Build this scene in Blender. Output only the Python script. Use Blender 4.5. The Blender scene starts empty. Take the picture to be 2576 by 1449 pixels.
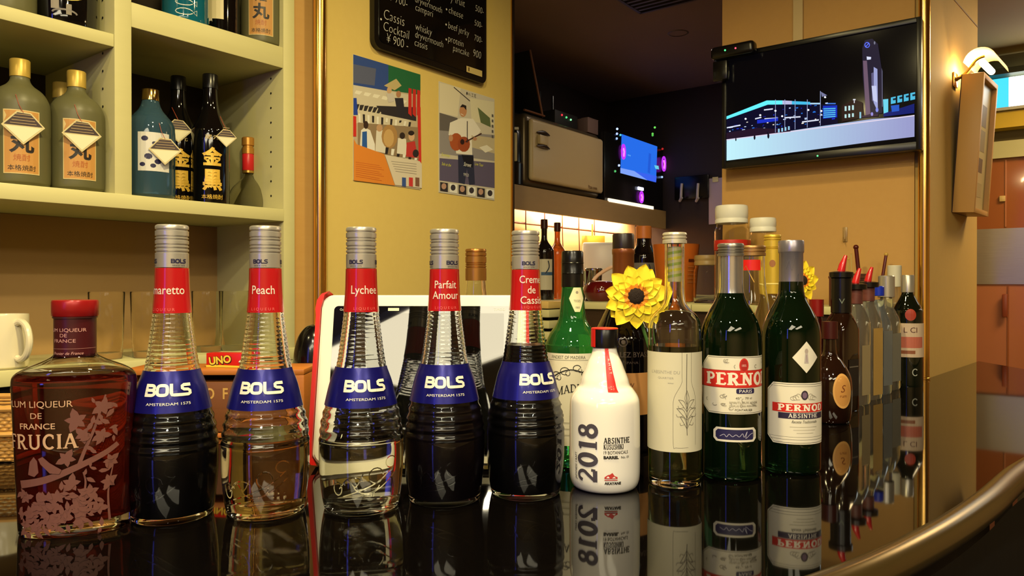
import bpy, bmesh, math, random
from math import sin, cos, pi, radians, sqrt, atan2
from mathutils import Vector, Matrix

# ------------------------------------------------------------------ camera, world, exposure
SC = bpy.context.scene
COL = SC.collection
FPX, HZ, CH = 1850.0, 715.0, 0.242        # focal length in pixels (2576 wide), horizon row, eye height over the counter
cam_data = bpy.data.cameras.new('camera')
cam_data.sensor_width = 36.0
cam_data.lens = 36.0 * FPX / 2576.0
cam_data.clip_start = 0.02
cam = bpy.data.objects.new('camera', cam_data)
COL.objects.link(cam)
cam.location = (0, 0, CH)
cam.rotation_euler = (radians(90 - 0.294), 0, 0)
SC.camera = cam
SC.view_settings.view_transform = 'Standard'
SC.view_settings.look = 'None'
SC.view_settings.gamma = 1.0
SC.view_settings.exposure = 0.0
SC.view_settings.use_curve_mapping = False
world = bpy.data.worlds.new('world'); SC.world = world
world.use_nodes = True
world.node_tree.nodes['Background'].inputs[0].default_value = (1.0, 0.7, 0.4, 1)
world.node_tree.nodes['Background'].inputs[1].default_value = 0.0
cy = SC.cycles
cy.use_denoising = True
cy.max_bounces = 14; cy.transmission_bounces = 14; cy.glossy_bounces = 5; cy.diffuse_bounces = 1
cy.transparent_max_bounces = 8
cy.caustics_reflective = False; cy.caustics_refractive = True
cy.sample_clamp_indirect = 4.0
cy.use_adaptive_sampling = True; cy.adaptive_threshold = 0.02

CEIL = 1.25
def area(name, loc, size, power, col, rot=(0, 0, 0), sy=None, spread=180):
    l = bpy.data.lights.new(name, 'AREA')
    l.energy = power; l.color = col; l.size = size; l.spread = radians(spread)
    if sy: l.shape = 'RECTANGLE'; l.size_y = sy
    else: l.shape = 'DISK'
    o = bpy.data.objects.new(name, l); COL.objects.link(o)
    o.location = loc; o.rotation_euler = rot
    return o
WARM = (1.0, 0.82, 0.38)
AYAW = -radians(37.4)
# ceiling lamps of the bar (their fixtures are built with the ceiling further down)
LAMPS = [  # x, y, size, size_y, power, yaw
    (-0.50, -1.65, 0.75, 1.60, 46.0, AYAW - 0.15), (0.85, -1.75, 0.60, 1.50, 36.0, AYAW - 0.15)]
for k, (x, y, s, sy, p, yw) in enumerate(LAMPS):
    area('ceiling_lamp_light', (x, y, CEIL - 0.03), s, p, (1.0, 0.88, 0.60), (0, 0, yw), sy)
SPOTS = [(-0.10, 0.62, 18.0), (0.62, 0.95, 2.4), (-1.0, 0.25, 4.5), (0.25, 1.35, 4.5), (-0.18, -0.35, 17.0), (0.55, -0.25, 13.0)]  # last two are unseen, added to brighten the bottle fronts
for x, y, p in SPOTS:
    area('downlight_light', (x, y, CEIL - 0.012), 0.09, p, WARM if y > 0 else (1.0, 0.88, 0.60))
area('kitchen_downlight_light', (0.664, 2.946, CEIL - 0.012), 0.07, 1.2, (1.0, 0.85, 0.7))
area('hall_light', (2.2, 2.3, CEIL - 0.05), 0.5, 16.0, (1.0, 0.74, 0.36), sy=0.5)

# ------------------------------------------------------------------ helpers
def lin(c):
    out = []
    for v in c[:3]:
        v = v / 255.0
        out.append(v / 12.92 if v <= 0.04045 else ((v + 0.055) / 1.055) ** 2.4)
    return (out[0], out[1], out[2], 1.0)
_M = {}
def mat(name, rgb=(128, 128, 128), rough=0.5, metal=0.0, spec=0.5, trans=0.0, ior=1.45, emit=None, estr=0.0, coat=0.0, raw=None, alpha=1.0):
    if name in _M: return _M[name]
    m = bpy.data.materials.new(name); m.use_nodes = True
    b = m.node_tree.nodes['Principled BSDF']
    b.inputs['Base Color'].default_value = (*raw, 1.0) if raw else lin(rgb)
    b.inputs['Roughness'].default_value = rough
    b.inputs['Metallic'].default_value = metal
    b.inputs['Specular IOR Level'].default_value = spec
    b.inputs['Transmission Weight'].default_value = trans
    b.inputs['IOR'].default_value = ior
    b.inputs['Coat Weight'].default_value = coat
    b.inputs['Coat Roughness'].default_value = 0.03
    b.inputs['Alpha'].default_value = alpha
    if emit:
        b.inputs['Emission Color'].default_value = lin(emit)
        b.inputs['Emission Strength'].default_value = estr
    _M[name] = m
    return m
def noise_mat(name, rgb1, rgb2, scale=8.0, rough=0.5, metal=0.0, bump=0.0, stretch=(1, 1, 1), spec=0.5, coat=0.0, detail=4.0):
    if name in _M: return _M[name]
    m = mat(name, rgb1, rough, metal, spec, coat=coat)
    nt = m.node_tree; b = nt.nodes['Principled BSDF']
    tc = nt.nodes.new('ShaderNodeTexCoord'); mp = nt.nodes.new('ShaderNodeMapping'); mp.inputs['Scale'].default_value = stretch
    n = nt.nodes.new('ShaderNodeTexNoise'); n.inputs['Scale'].default_value = scale; n.inputs['Detail'].default_value = detail
    mx = nt.nodes.new('ShaderNodeMix'); mx.data_type = 'RGBA'
    mx.inputs[6].default_value = lin(rgb1); mx.inputs[7].default_value = lin(rgb2)
    nt.links.new(tc.outputs['Object'], mp.inputs[0]); nt.links.new(mp.outputs[0], n.inputs[0])
    nt.links.new(n.outputs[0], mx.inputs[0]); nt.links.new(mx.outputs[2], b.inputs['Base Color'])
    if bump:
        bp = nt.nodes.new('ShaderNodeBump'); bp.inputs['Strength'].default_value = bump; bp.inputs['Distance'].default_value = 0.002
        nt.links.new(n.outputs[0], bp.inputs['Height']); nt.links.new(bp.outputs[0], b.inputs['Normal'])
    return m
def flat(rgb, rough=0.45):        # a printed ink or plain coloured paper
    return mat('ink_%d_%d_%d' % tuple(rgb), rgb, rough)
def glow(rgb, s=1.0):             # a lit dot of a screen or a light emitting diode
    return mat('lit_%d_%d_%d_%g' % (*rgb, s), (0, 0, 0), 0.15, spec=0.06, emit=rgb, estr=s)

def obj(name, bm, mats, parent=None, smooth=True, angle=35):
    me = bpy.data.meshes.new(name)
    bm.normal_update()
    bm.to_mesh(me); bm.free()
    if not isinstance(mats, (list, tuple)): mats = [mats]
    for m in mats: me.materials.append(m)
    o = bpy.data.objects.new(name, me); COL.objects.link(o)
    if parent is not None: o.parent = parent
    if smooth:
        me.polygons.foreach_set('use_smooth', [True] * len(me.polygons))
        me.set_sharp_from_angle(angle=radians(angle))
    return o
def thing(name, label, cat, loc=(0, 0, 0), rz=0.0, group=None):
    o = bpy.data.objects.new(name, None); COL.objects.link(o)
    o.empty_display_size = 0.02
    o.location = loc; o.rotation_euler = (0, 0, rz)
    return tag(o, label, cat, group)
def tag(o, label, cat, group=None):
    o['label'] = label; o['category'] = cat
    if group: o['group'] = group
    return o
def struct(name, bm, m, smooth=False):
    o = obj(name, bm, m, None, smooth); o['kind'] = 'structure'; return o
def copy_tree(o, parent=None):
    c = o.copy(); COL.objects.link(c)
    if parent is not None: c.parent = parent
    for ch in list(o.children): copy_tree(ch, c)
    return c

def lathe(bm, prof, seg=56, sx=1.0, sy=1.0, cx=0.0, cy=0.0, mi=0):
    """prof: (r, z) from one end to the other; r = 0 closes an end."""
    rings = []
    for r, z in prof:
        if r <= 1e-7: rings.append([bm.verts.new((cx, cy, z))])
        else: rings.append([bm.verts.new((cx + r * sx * sin(2 * pi * k / seg), cy - r * sy * cos(2 * pi * k / seg), z)) for k in range(seg)])
    for a, b in zip(rings[:-1], rings[1:]):
        for k in range(seg):
            k2 = (k + 1) % seg
            if len(a) == 1 and len(b) == 1: continue
            if len(a) == 1: f = bm.faces.new((a[0], b[k2], b[k]))
            elif len(b) == 1: f = bm.faces.new((a[k], a[k2], b[0]))
            else: f = bm.faces.new((a[k], a[k2], b[k2], b[k]))
            f.material_index = mi
    return bm
def smoothprof(pts, n=6):
    """Catmull-Rom through (z, r) control points given from the bottom up; returns (r, z)."""
    out = []
    P = [pts[0]] + list(pts) + [pts[-1]]
    for i in range(1, len(P) - 2):
        p0, p1, p2, p3 = P[i - 1], P[i], P[i + 1], P[i + 2]
        for j in range(n):
            t = j / n
            f = lambda a, b, c, d: 0.5 * ((2 * b) + (-a + c) * t + (2 * a - 5 * b + 4 * c - d) * t * t + (-a + 3 * b - 3 * c + d) * t ** 3)
            z = f(p0[0], p1[0], p2[0], p3[0]); r = f(p0[1], p1[1], p2[1], p3[1])
            out.append((r, z))
    out.append((pts[-1][1], pts[-1][0]))
    return out
def rad_at(prof, z):
    for (r0, z0), (r1, z1) in zip(prof[:-1], prof[1:]):
        if z0 <= z <= z1 and z1 > z0: return r0 + (r1 - r0) * (z - z0) / (z1 - z0)
    return prof[-1][0] if z > prof[-1][1] else prof[0][0]
def box(bm, x0, x1, y0, y1, z0, z1, bev=0.0, mi=0, M=None, seg=2):
    t = bmesh.new()
    bmesh.ops.create_cube(t, size=1.0)
    bmesh.ops.scale(t, vec=(x1 - x0, y1 - y0, z1 - z0), verts=t.verts)
    bmesh.ops.translate(t, vec=((x0 + x1) / 2, (y0 + y1) / 2, (z0 + z1) / 2), verts=t.verts)
    if bev > 0: bmesh.ops.bevel(t, geom=list(t.edges), offset=bev, segments=seg, affect='EDGES', profile=0.5)
    for f in t.faces: f.material_index = mi
    if M is not None: bmesh.ops.transform(t, matrix=M, verts=t.verts)
    me = bpy.data.meshes.new('tmp'); t.to_mesh(me); t.free()
    n0 = len(bm.faces)
    bm.from_mesh(me); bpy.data.meshes.remove(me)
    return bm
def B(*a, **k):
    return box(bmesh.new(), *a, **k)
def tube(bm, pts, r, seg=12, mi=0, caps=True):
    pts = [Vector(p) for p in pts]
    rr = r if isinstance(r, (list, tuple)) else [r] * len(pts)
    up = Vector((0, 0, 1)); rings = []
    prev = None
    for i, p in enumerate(pts):
        d = (pts[min(i + 1, len(pts) - 1)] - pts[max(i - 1, 0)]).normalized()
        if prev is None:
            a = d.cross(up)
            if a.length < 0.05: a = d.cross(Vector((1, 0, 0)))
            a.normalize()
        else:
            a = (prev - d * prev.dot(d)).normalized()
        prev = a
        b = d.cross(a)
        rings.append([bm.verts.new(p + a * (rr[i] * cos(2 * pi * k / seg)) + b * (rr[i] * sin(2 * pi * k / seg))) for k in range(seg)])
    for A_, B_ in zip(rings[:-1], rings[1:]):
        for k in range(seg):
            f = bm.faces.new((A_[k], A_[(k + 1) % seg], B_[(k + 1) % seg], B_[k])); f.material_index = mi
    if caps:
        f = bm.faces.new(rings[0][::-1]); f.material_index = mi
        f = bm.faces.new(rings[-1]); f.material_index = mi
    return bm
def prism(bm, pts, z0, z1, mi=0):
    lo = [bm.verts.new((x, y, z0)) for x, y in pts]; hi = [bm.verts.new((x, y, z1)) for x, y in pts]
    n = len(pts)
    fs = [bm.faces.new(lo[::-1]), bm.faces.new(hi)] + [bm.faces.new((lo[k], lo[(k + 1) % n], hi[(k + 1) % n], hi[k])) for k in range(n)]
    for f in fs: f.material_index = mi
    return bm
def rrect(x0, y0, x1, y1, r, n=6):
    out = []
    for cx, cy, a in ((x1 - r, y1 - r, 0), (x0 + r, y1 - r, 90), (x0 + r, y0 + r, 180), (x1 - r, y0 + r, 270)):
        for k in range(n + 1):
            t = radians(a + 90 * k / n); out.append((cx + r * cos(t), cy + r * sin(t)))
    return out
def ngon_ring(cx, cy, rx, ry, n=32, a0=0, a1=360):
    return [(cx + rx * cos(radians(a0 + (a1 - a0) * k / n)), cy + ry * sin(radians(a0 + (a1 - a0) * k / n))) for k in range(n + (0 if a1 - a0 == 360 else 1))]

# ------------------------------------------------------------------ flat art (labels, posters, lettering)
_TC = {}
def text_tris(s, bold=0.0, shear=0.0):
    key = (s, bold, shear)
    if key in _TC: return _TC[key]
    cu = bpy.data.curves.new('t', 'FONT'); cu.body = s; cu.size = 1.0; cu.offset = bold; cu.shear = shear
    cu.resolution_u = 3; cu.fill_mode = 'FRONT'
    o = bpy.data.objects.new('t', cu); COL.objects.link(o)
    me = o.to_mesh()
    vs = [(v.co.x, v.co.y) for v in me.vertices]
    fs = [tuple(p.vertices) for p in me.polygons]
    o.to_mesh_clear(); bpy.data.objects.remove(o); bpy.data.curves.remove(cu)
    w = (min([v[0] for v in vs] or [0]), max([v[0] for v in vs] or [1]))
    _TC[key] = (vs, fs, w)
    return _TC[key]
def arc(cx, cy, rx, ry, a0, a1, n=12):
    return [(cx + rx * cos(radians(a0 + (a1 - a0) * k / n)), cy + ry * sin(radians(a0 + (a1 - a0) * k / n))) for k in range(n + 1)]
_SL = {  # letter: (width, [(points, weight)], [serif (x, y)])
 'P': (.66, [([(.14, 0), (.14, 1)], 1), ([(.14, .95), *arc(.32, .72, .22, .23, 90, -90, 8), (.14, .49)], .7)], [(.14, 0), (.14, 1)]),
 'R': (.74, [([(.14, 0), (.14, 1)], 1), ([(.14, .95), *arc(.32, .73, .22, .22, 90, -90, 8), (.14, .51)], .7), ([(.32, .51), (.6, 0)], .9)], [(.14, 0), (.14, 1), (.62, 0)]),
 'E': (.64, [([(.14, 0), (.14, 1)], 1), ([(.14, .95), (.54, .95)], .6), ([(.14, .5), (.46, .5)], .6), ([(.14, .05), (.56, .05)], .6), ([(.54, .95), (.54, .8)], .5), ([(.56, .05), (.56, .2)], .5)], [(.14, 0), (.14, 1)]),
 'N': (.82, [([(.16, 0), (.16, 1)], .6), ([(.66, 0), (.66, 1)], .6), ([(.14, 1), (.66, 0)], 1)], [(.16, 0), (.12, 1), (.66, 1)]),
 'O': (.80, [(arc(.4, .5, .30, .46, 0, 360, 24), .95)], []),
 'D': (.78, [([(.14, 0), (.14, 1)], 1), ([(.14, .95), *arc(.3, .5, .36, .45, 90, -90, 12), (.14, .05)], .75)], [(.14, 0), (.14, 1)]),
 'A': (.78, [([(.1, 0), (.37, 1)], .6), ([(.37, 1), (.66, 0)], 1), ([(.22, .33), (.54, .33)], .5)], [(.1, 0), (.68, 0)]),
 'B': (.68, [([(.14, 0), (.14, 1)], 1), ([(.14, .95), *arc(.3, .74, .2, .21, 90, -90, 8), (.14, .53)], .7), ([(.3, .53), *arc(.32, .29, .24, .24, 90, -90, 8), (.14, .05)], .7)], [(.14, 0), (.14, 1)]),
 'S': (.62, [([(.50, .78), (.46, .91), (.3, .96), (.15, .86), (.14, .68), (.3, .54), (.46, .42), (.5, .24), (.38, .07), (.24, .04), (.12, .12), (.1, .26)], .8)], []),
 'T': (.68, [([(.33, 0), (.33, 1)], 1), ([(.05, .95), (.61, .95)], .6), ([(.06, .95), (.06, .78)], .5), ([(.6, .95), (.6, .78)], .5)], [(.33, 0)]),
 'H': (.82, [([(.16, 0), (.16, 1)], 1), ([(.66, 0), (.66, 1)], 1), ([(.16, .5), (.66, .5)], .5)], [(.16, 0), (.66, 0), (.16, 1), (.66, 1)]),
 'I': (.34, [([(.17, 0), (.17, 1)], 1)], [(.17, 0), (.17, 1)]),
 'F': (.60, [([(.14, 0), (.14, 1)], 1), ([(.14, .95), (.52, .95)], .6), ([(.14, .5), (.44, .5)], .6), ([(.52, .95), (.52, .8)], .5)], [(.14, 0), (.14, 1)]),
 'U': (.80, [([(.16, 1), (.16, .34), *arc(.4, .3, .24, .26, 180, 360, 10), (.64, .34), (.64, 1)], .8)], [(.16, 1), (.64, 1)]),
 'C': (.74, [(arc(.42, .5, .30, .46, 48, 312, 18), .9), ([(.62, .84), (.62, .68)], .5)], []),
 'L': (.60, [([(.14, 0), (.14, 1)], 1), ([(.14, .05), (.52, .05)], .6), ([(.52, .05), (.52, .22)], .5)], [(.14, 0), (.14, 1)]),
 'M': (.95, [([(.14, 0), (.14, 1)], .6), ([(.14, 1), (.44, .1)], 1), ([(.44, .1), (.76, 1)], .6), ([(.78, 0), (.78, 1)], 1)], [(.14, 0), (.78, 0), (.1, 1), (.8, 1)]),
 'K': (.74, [([(.14, 0), (.14, 1)], 1), ([(.58, 1), (.14, .42)], .6), ([(.28, .6), (.62, 0)], 1)], [(.14, 0), (.14, 1), (.62, 0), (.56, 1)]),
 'Z': (.62, [([(.08, .95), (.52, .95), (.1, .05), (.54, .05)], .7)], []),
 'Y': (.72, [([(.08, 1), (.35, .48)], 1), ([(.62, 1), (.35, .48)], .6), ([(.35, .5), (.35, 0)], 1)], [(.35, 0), (.1, 1), (.6, 1)]),
 'G': (.78, [(arc(.42, .5, .30, .46, 48, 330, 18), .9), ([(.66, .44), (.66, .14)], .8)], [(.66, .46)]),
 '2': (.64, [([(.1, .74), *arc(.31, .72, .2, .24, 160, -30, 12), (.1, .09)], .75), ([(.06, .09), (.56, .09)], 1.1), ([(.56, .08), (.58, .28)], .6)], []),
 '0': (.68, [(arc(.33, .5, .22, .45, 0, 360, 24), 1.05)], []),
 '1': (.5, [([(.26, 0), (.26, .98)], 1.1), ([(.08, .84), (.26, .95)], .6)], [(.26, 0)]),
 '8': (.68, [(arc(.33, .74, .18, .21, 0, 360, 18), .85), (arc(.33, .27, .23, .23, 0, 360, 18), 1)], []),
 ' ': (.35, [], []),
}
class Art:
    def __init__(self):
        self.items = []
    def tris(self, vs, fs, m, keep=False):
        self.items.append((vs, fs, m, keep)); return self
    def poly(self, pts, m):
        return self.tris(list(pts), [tuple(range(len(pts)))], m)
    def rect(self, x0, y0, x1, y1, m): return self.poly([(x0, y0), (x1, y0), (x1, y1), (x0, y1)], m)
    def ell(self, cx, cy, rx, ry, m, n=20): return self.poly(ngon_ring(cx, cy, rx, ry, n), m)
    def _rib(self, pts, w, vs, fs):
        n = len(pts); closed = n > 2 and abs(pts[0][0] - pts[-1][0]) < 1e-6 and abs(pts[0][1] - pts[-1][1]) < 1e-6
        b = len(vs)
        for i in range(n):
            if closed: p, q = pts[(i - 1) % (n - 1)], pts[(i + 1) % (n - 1)]
            else: p, q = pts[max(i - 1, 0)], pts[min(i + 1, n - 1)]
            dx, dy = q[0] - p[0], q[1] - p[1]; L = sqrt(dx * dx + dy * dy) or 1
            ww = w(i / (n - 1)) if callable(w) else w
            vs.append((pts[i][0] - dy / L * ww / 2, pts[i][1] + dx / L * ww / 2)); vs.append((pts[i][0] + dy / L * ww / 2, pts[i][1] - dx / L * ww / 2))
        for i in range(n - 1):
            a = b + 2 * i; fs.append((a, a + 1, a + 3, a + 2))
    def rib(self, pts, w, m):
        vs, fs = [], []; self._rib(list(pts), w, vs, fs); return self.tris(vs, fs, m)
    def text(self, s, x, y, size, m, align='l', sx=1.0, bold=0.0, rot=0.0, shear=0.0, skew=0.0):
        vs, fs, (w0, w1) = text_tris(s, bold, shear)
        if not fs: return self
        ox = {'l': w0, 'c': (w0 + w1) / 2, 'r': w1}[align]
        out = []
        for vx, vy in vs:
            px, py = (vx - ox) * size * sx, vy * size
            py += px * skew
            out.append((x + px * cos(rot) - py * sin(rot), y + px * sin(rot) + py * cos(rot)))
        return self.tris(out, fs, m)
    def serif(self, s, x, y, h, m, align='l', T=.17, sw=.13, sh=.07, sx=1.0, rot=0.0, gap=0.04, lift=None):
        W = sum(_SL[c][0] + gap for c in s) * h * sx
        cx = {'l': 0, 'c': -W / 2, 'r': -W}[align]
        vs, fs = [], []
        for c in s:
            w, strokes, ser = _SL[c]
            n0 = len(vs)
            for pts, wt in strokes: self._rib(pts, T * wt, vs, fs)
            for (qx, qy) in ser:
                if sw > 0:
                    y0 = 0 if qy < .4 else qy - sh
                    b = len(vs); vs += [(qx - sw, y0), (qx + sw, y0), (qx + sw, y0 + sh), (qx - sw, y0 + sh)]; fs.append((b, b + 1, b + 2, b + 3))
            for k in range(n0, len(vs)):
                vx, vy = vs[k]; px = cx + vx * h * sx; py = vy * h
                if lift: py += lift(px)
                vs[k] = (x + px * cos(rot) - py * sin(rot), y + px * sin(rot) + py * cos(rot))
            cx += (w + gap) * h * sx
        return self.tris(vs, fs, m)
    def build(self, name, parent, surf, du=None, dv=None, eps=2e-4, dz=2e-5, smooth=False, back=True):
        mats, bm = [], bmesh.new()
        for li, (vs, fs, m, _k) in enumerate(self.items):
            if m not in mats: mats.append(m)
            mi = mats.index(m)
            t = bmesh.new()
            bv = [t.verts.new((x, y, 0)) for x, y in vs]
            for f in fs:
                try: t.faces.new([bv[i] for i in f])
                except ValueError: pass
            bmesh.ops.triangulate(t, faces=list(t.faces))
            if du or dv:
                xs = [v[0] for v in vs]; ys = [v[1] for v in vs]
                for ax, st, lo, hi in ((0, du, min(xs), max(xs)), (1, dv, min(ys), max(ys))):
                    if not st: continue
                    k = math.ceil(lo / st + 1e-9)
                    while k * st < hi - 1e-9:
                        co = (k * st, 0, 0) if ax == 0 else (0, k * st, 0); no = (1, 0, 0) if ax == 0 else (0, 1, 0)
                        bmesh.ops.bisect_plane(t, geom=list(t.verts) + list(t.edges) + list(t.faces), plane_co=co, plane_no=no, dist=1e-9)
                        k += 1
            bmesh.ops.recalc_face_normals(t, faces=list(t.faces))
            h = eps + dz * li
            idx = {}
            for v in t.verts: idx[v] = bm.verts.new(surf(v.co.x, v.co.y, h))
            for f in t.faces:
                vv = f.verts
                ar = (vv[1].co - vv[0].co).cross(vv[2].co - vv[0].co).z
                ls = [idx[v] for v in vv]
                if ar < 0: ls.reverse()
                try: nf = bm.faces.new(ls); nf.material_index = mi
                except ValueError: pass
            t.free()
        return obj(name, bm, mats, parent, smooth)
def cyl_surf(prof, R, off=0.0):
    def f(u, v, h):
        r = rad_at(prof, v) + h; th = u / R + off
        return (r * sin(th), -r * cos(th), v)
    return f
def plane_surf(o, d, n):
    """o origin, d unit direction of u in the horizontal plane, n outward horizontal normal"""
    def f(u, v, h): return (o[0] + d[0] * u + n[0] * h, o[1] + d[1] * u + n[1] * h, v)
    return f
XZ = lambda y0: (lambda u, v, h: (u, y0 - h, v))           # faces -Y
def face_cam(x, y): return atan2(-x, y)
def at(px, depth): return ((px - 1288) / FPX * depth, depth)
def zat(py, depth): return CH - (py - HZ) / FPX * depth
A_ = Vector((0.6074, 0.7944, 0)); B_ = Vector((-0.7944, 0.6074, 0))      # the two directions of the room's walls
def on_plane(px, o, d):
    """distance along d (from o) of the vertical plane's point seen in column px, and its depth"""
    k = (px - 1288) / FPX
    t = (k * o[1] - o[0]) / (d[0] - k * d[1])
    return t, o[1] + d[1] * t
def tz(px, py, o, d):
    t, dep = on_plane(px, o, d); return (t, zat(py, dep))

# ------------------------------------------------------------------ materials
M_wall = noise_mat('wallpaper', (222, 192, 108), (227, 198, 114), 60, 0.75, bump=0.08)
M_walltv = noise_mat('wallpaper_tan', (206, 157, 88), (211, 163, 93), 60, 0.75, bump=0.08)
M_wall2 = noise_mat('wall_paint_tan', (205, 172, 118), (212, 180, 126), 40, 0.7)
M_wood_w = noise_mat('white_laminate', (208, 200, 144), (214, 206, 150), 14, 0.45, stretch=(1, 1, 6))
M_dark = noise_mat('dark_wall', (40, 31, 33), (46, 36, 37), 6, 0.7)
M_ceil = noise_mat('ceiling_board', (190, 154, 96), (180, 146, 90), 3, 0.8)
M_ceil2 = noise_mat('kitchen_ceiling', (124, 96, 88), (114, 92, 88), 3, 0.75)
M_count = noise_mat('black_stone', (4, 3, 3), (8, 6, 5), 220, 0.035, spec=0.45)
M_rim = mat('rim_bronze', (92, 74, 40), 0.24, 0.7)
M_floor = noise_mat('dark_floor', (22, 18, 18), (34, 28, 26), 5, 0.5)
M_brass = mat('polished_brass', (240, 192, 104), 0.2, 1.0)
M_chrome = mat('chrome', (205, 205, 205), 0.08, 1.0)
M_steel = noise_mat('brushed_steel', (150, 146, 136), (176, 170, 158), 60, 0.32, metal=0.9, stretch=(0.2, 0.2, 14))
M_silver = mat('cap_silver', (188, 182, 172), 0.3, 0.6)
M_black = mat('black_plastic', (14, 13, 13), 0.25)
M_blackm = mat('black_matt', (12, 11, 12), 0.6)
M_white = mat('white_plastic', (236, 232, 222), 0.3)
M_ivory = mat('ivory_paper', (226, 220, 196), 0.5)
M_glass = mat('clear_glass', trans=1.0, ior=1.47, rough=0.0, raw=(0.96, 0.97, 0.95))
M_glassthin = mat('thin_clear_glass', trans=1.0, ior=1.15, rough=0.02, raw=(0.96, 0.95, 0.9))
M_liq = mat('clear_liqueur', trans=1.0, ior=1.36, rough=0.0, raw=(0.96, 0.93, 0.82))
M_liqpeach = mat('peach_liqueur', trans=1.0, ior=1.36, rough=0.0, raw=(0.66, 0.54, 0.36))
M_green = mat('green_glass', trans=0.86, ior=1.5, rough=0.0, raw=(0.05, 0.42, 0.09))
M_dgreen = mat('dark_green_glass', trans=0.8, ior=1.5, rough=0.0, raw=(0.006, 0.022, 0.007))
M_dkglass = mat('near_black_glass', (8, 5, 7), 0.02, coat=0.6)
M_red = mat('red_plastic', (206, 32, 26), 0.3)
M_bolsred = mat('sleeve_red', (176, 22, 26), 0.22, coat=0.5)
M_bolsblue = mat('label_blue', (22, 20, 108), 0.30, 0.45, coat=0.12)
M_logo = mat('logo_silver', (226, 222, 205), 0.35, 0.1)
M_gold = mat('cap_gold', (214, 168, 84), 0.28, 0.8)
M_orange = mat('orange_wood', (188, 110, 44), 0.5)
# ------------------------------------------------------------------ the room
P0 = Vector((-0.3747, 1.733, 0))
RYAW = atan2(A_.y, A_.x)
MR = Matrix.Translation(P0) @ Matrix.Rotation(RYAW, 4, 'Z')      # room frame: x along the poster wall, y away from the bar, z up
def RW(t, n, z=0.0):
    v = P0 + A_ * t + B_ * n; return (v.x, v.y, z)
def RB(t0, t1, n0, n1, z0, z1, bev=0.0, bm=None, mi=0, seg=2):
    return box(bm or bmesh.new(), t0, t1, n0, n1, z0, z1, bev, mi, MR, seg)
FL = -1.0
struct('floor', B(-3.2, 3.6, -3.2, 5.0, FL - 0.05, FL), M_floor)
struct('ceiling', B(-3.2, 3.6, -3.2, 5.0, CEIL, CEIL + 0.05), M_ceil)
struct('wall_rear', B(-3.2, 3.6, -3.25, -3.2, FL, CEIL), M_wall2)
struct('wall_left', B(-3.25, -3.2, -3.2, 5.0, FL, CEIL), M_wall2)
struct('wall_right', B(3.6, 3.65, -3.2, 5.0, FL, CEIL), M_wall2)
struct('wall_far', B(-3.2, 3.6, 5.0, 5.05, FL, CEIL), M_dark)
# wall with the posters
pw = RB(-0.075, 0.617, 0.0, 0.06, FL, CEIL)
struct('wall_posters', pw, M_wall)
struct('wall_shelf_side', RB(-0.162, -0.075, 0.012, 0.06, FL, CEIL), noise_mat('tan_board', (206, 160, 92), (198, 150, 84), 9, 0.5, stretch=(1, 1, 10)))
struct('trim_1', RB(0.617, 0.624, -0.004, 0.064, FL, CEIL), mat('dark_trim', (28, 20, 16), 0.4))
struct('trim_2', RB(0.610, 0.617, -0.004, 0.0, FL, CEIL), M_brass)
# wall carrying the television
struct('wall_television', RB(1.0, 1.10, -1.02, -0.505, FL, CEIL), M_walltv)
struct('trim_3', RB(0.990, 1.0, -0.742, -0.716, 0.86, CEIL), mat('cable_cover_cream', (214, 186, 130), 0.5))
# pillar at the right
pil = bmesh.new()
prism(pil, [(1.068, 1.893), (1.463, 2.315), (1.13, 2.72), (0.93, 2.05)], FL, CEIL)
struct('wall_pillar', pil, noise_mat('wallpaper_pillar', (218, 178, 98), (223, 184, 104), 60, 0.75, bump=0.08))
pd = Vector((1.463 - 1.068, 2.315 - 1.893, 0)).normalized(); pn = Vector((pd.y, -pd.x, 0))
MPIL = Matrix.Translation((1.068, 1.893, 0)) @ Matrix.Rotation(atan2(pd.y, pd.x), 4, 'Z')   # x along the pillar face, -y outwards
struct('trim_4', B(0.01, 0.575, -0.0015, 0.0, 1.048, 1.052, M=MPIL), mat('seam_brown', (130, 92, 48), 0.6))
# kitchen
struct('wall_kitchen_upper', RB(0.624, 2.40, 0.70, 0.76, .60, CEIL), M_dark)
struct('wall_kitchen_left', RB(0.624, 2.40, 0.53, 0.76, FL, .598), noise_mat('kitchen_tile', (226, 190, 142), (218, 180, 132), 5, 0.35))
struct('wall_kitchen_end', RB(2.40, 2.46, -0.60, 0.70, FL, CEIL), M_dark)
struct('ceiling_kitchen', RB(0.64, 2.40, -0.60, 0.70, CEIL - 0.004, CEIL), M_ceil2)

# brass poles
def pole(x, y, r, lab):
    t = thing('brass_pole', lab, 'pole', (x, y, 0.0005))
    bm = lathe(bmesh.new(), [(0, 0.0), (r, 0.0), (r, CEIL - .001), (0, CEIL - .001)], 40)
    obj('tube', bm, M_brass, t)
    bm = lathe(bmesh.new(), [(0, 0.001), (r * 1.12, 0.001), (r * 1.12, 0.004), (r, 0.005)], 40)
    obj('foot_collar', bm, M_brass, t)
pole(-0.428, 1.640, 0.0138, 'polished brass pole between the white shelves and the poster wall')
pole(1.048, 1.872, 0.0135, 'polished brass pole at the corner of the television wall')

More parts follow.
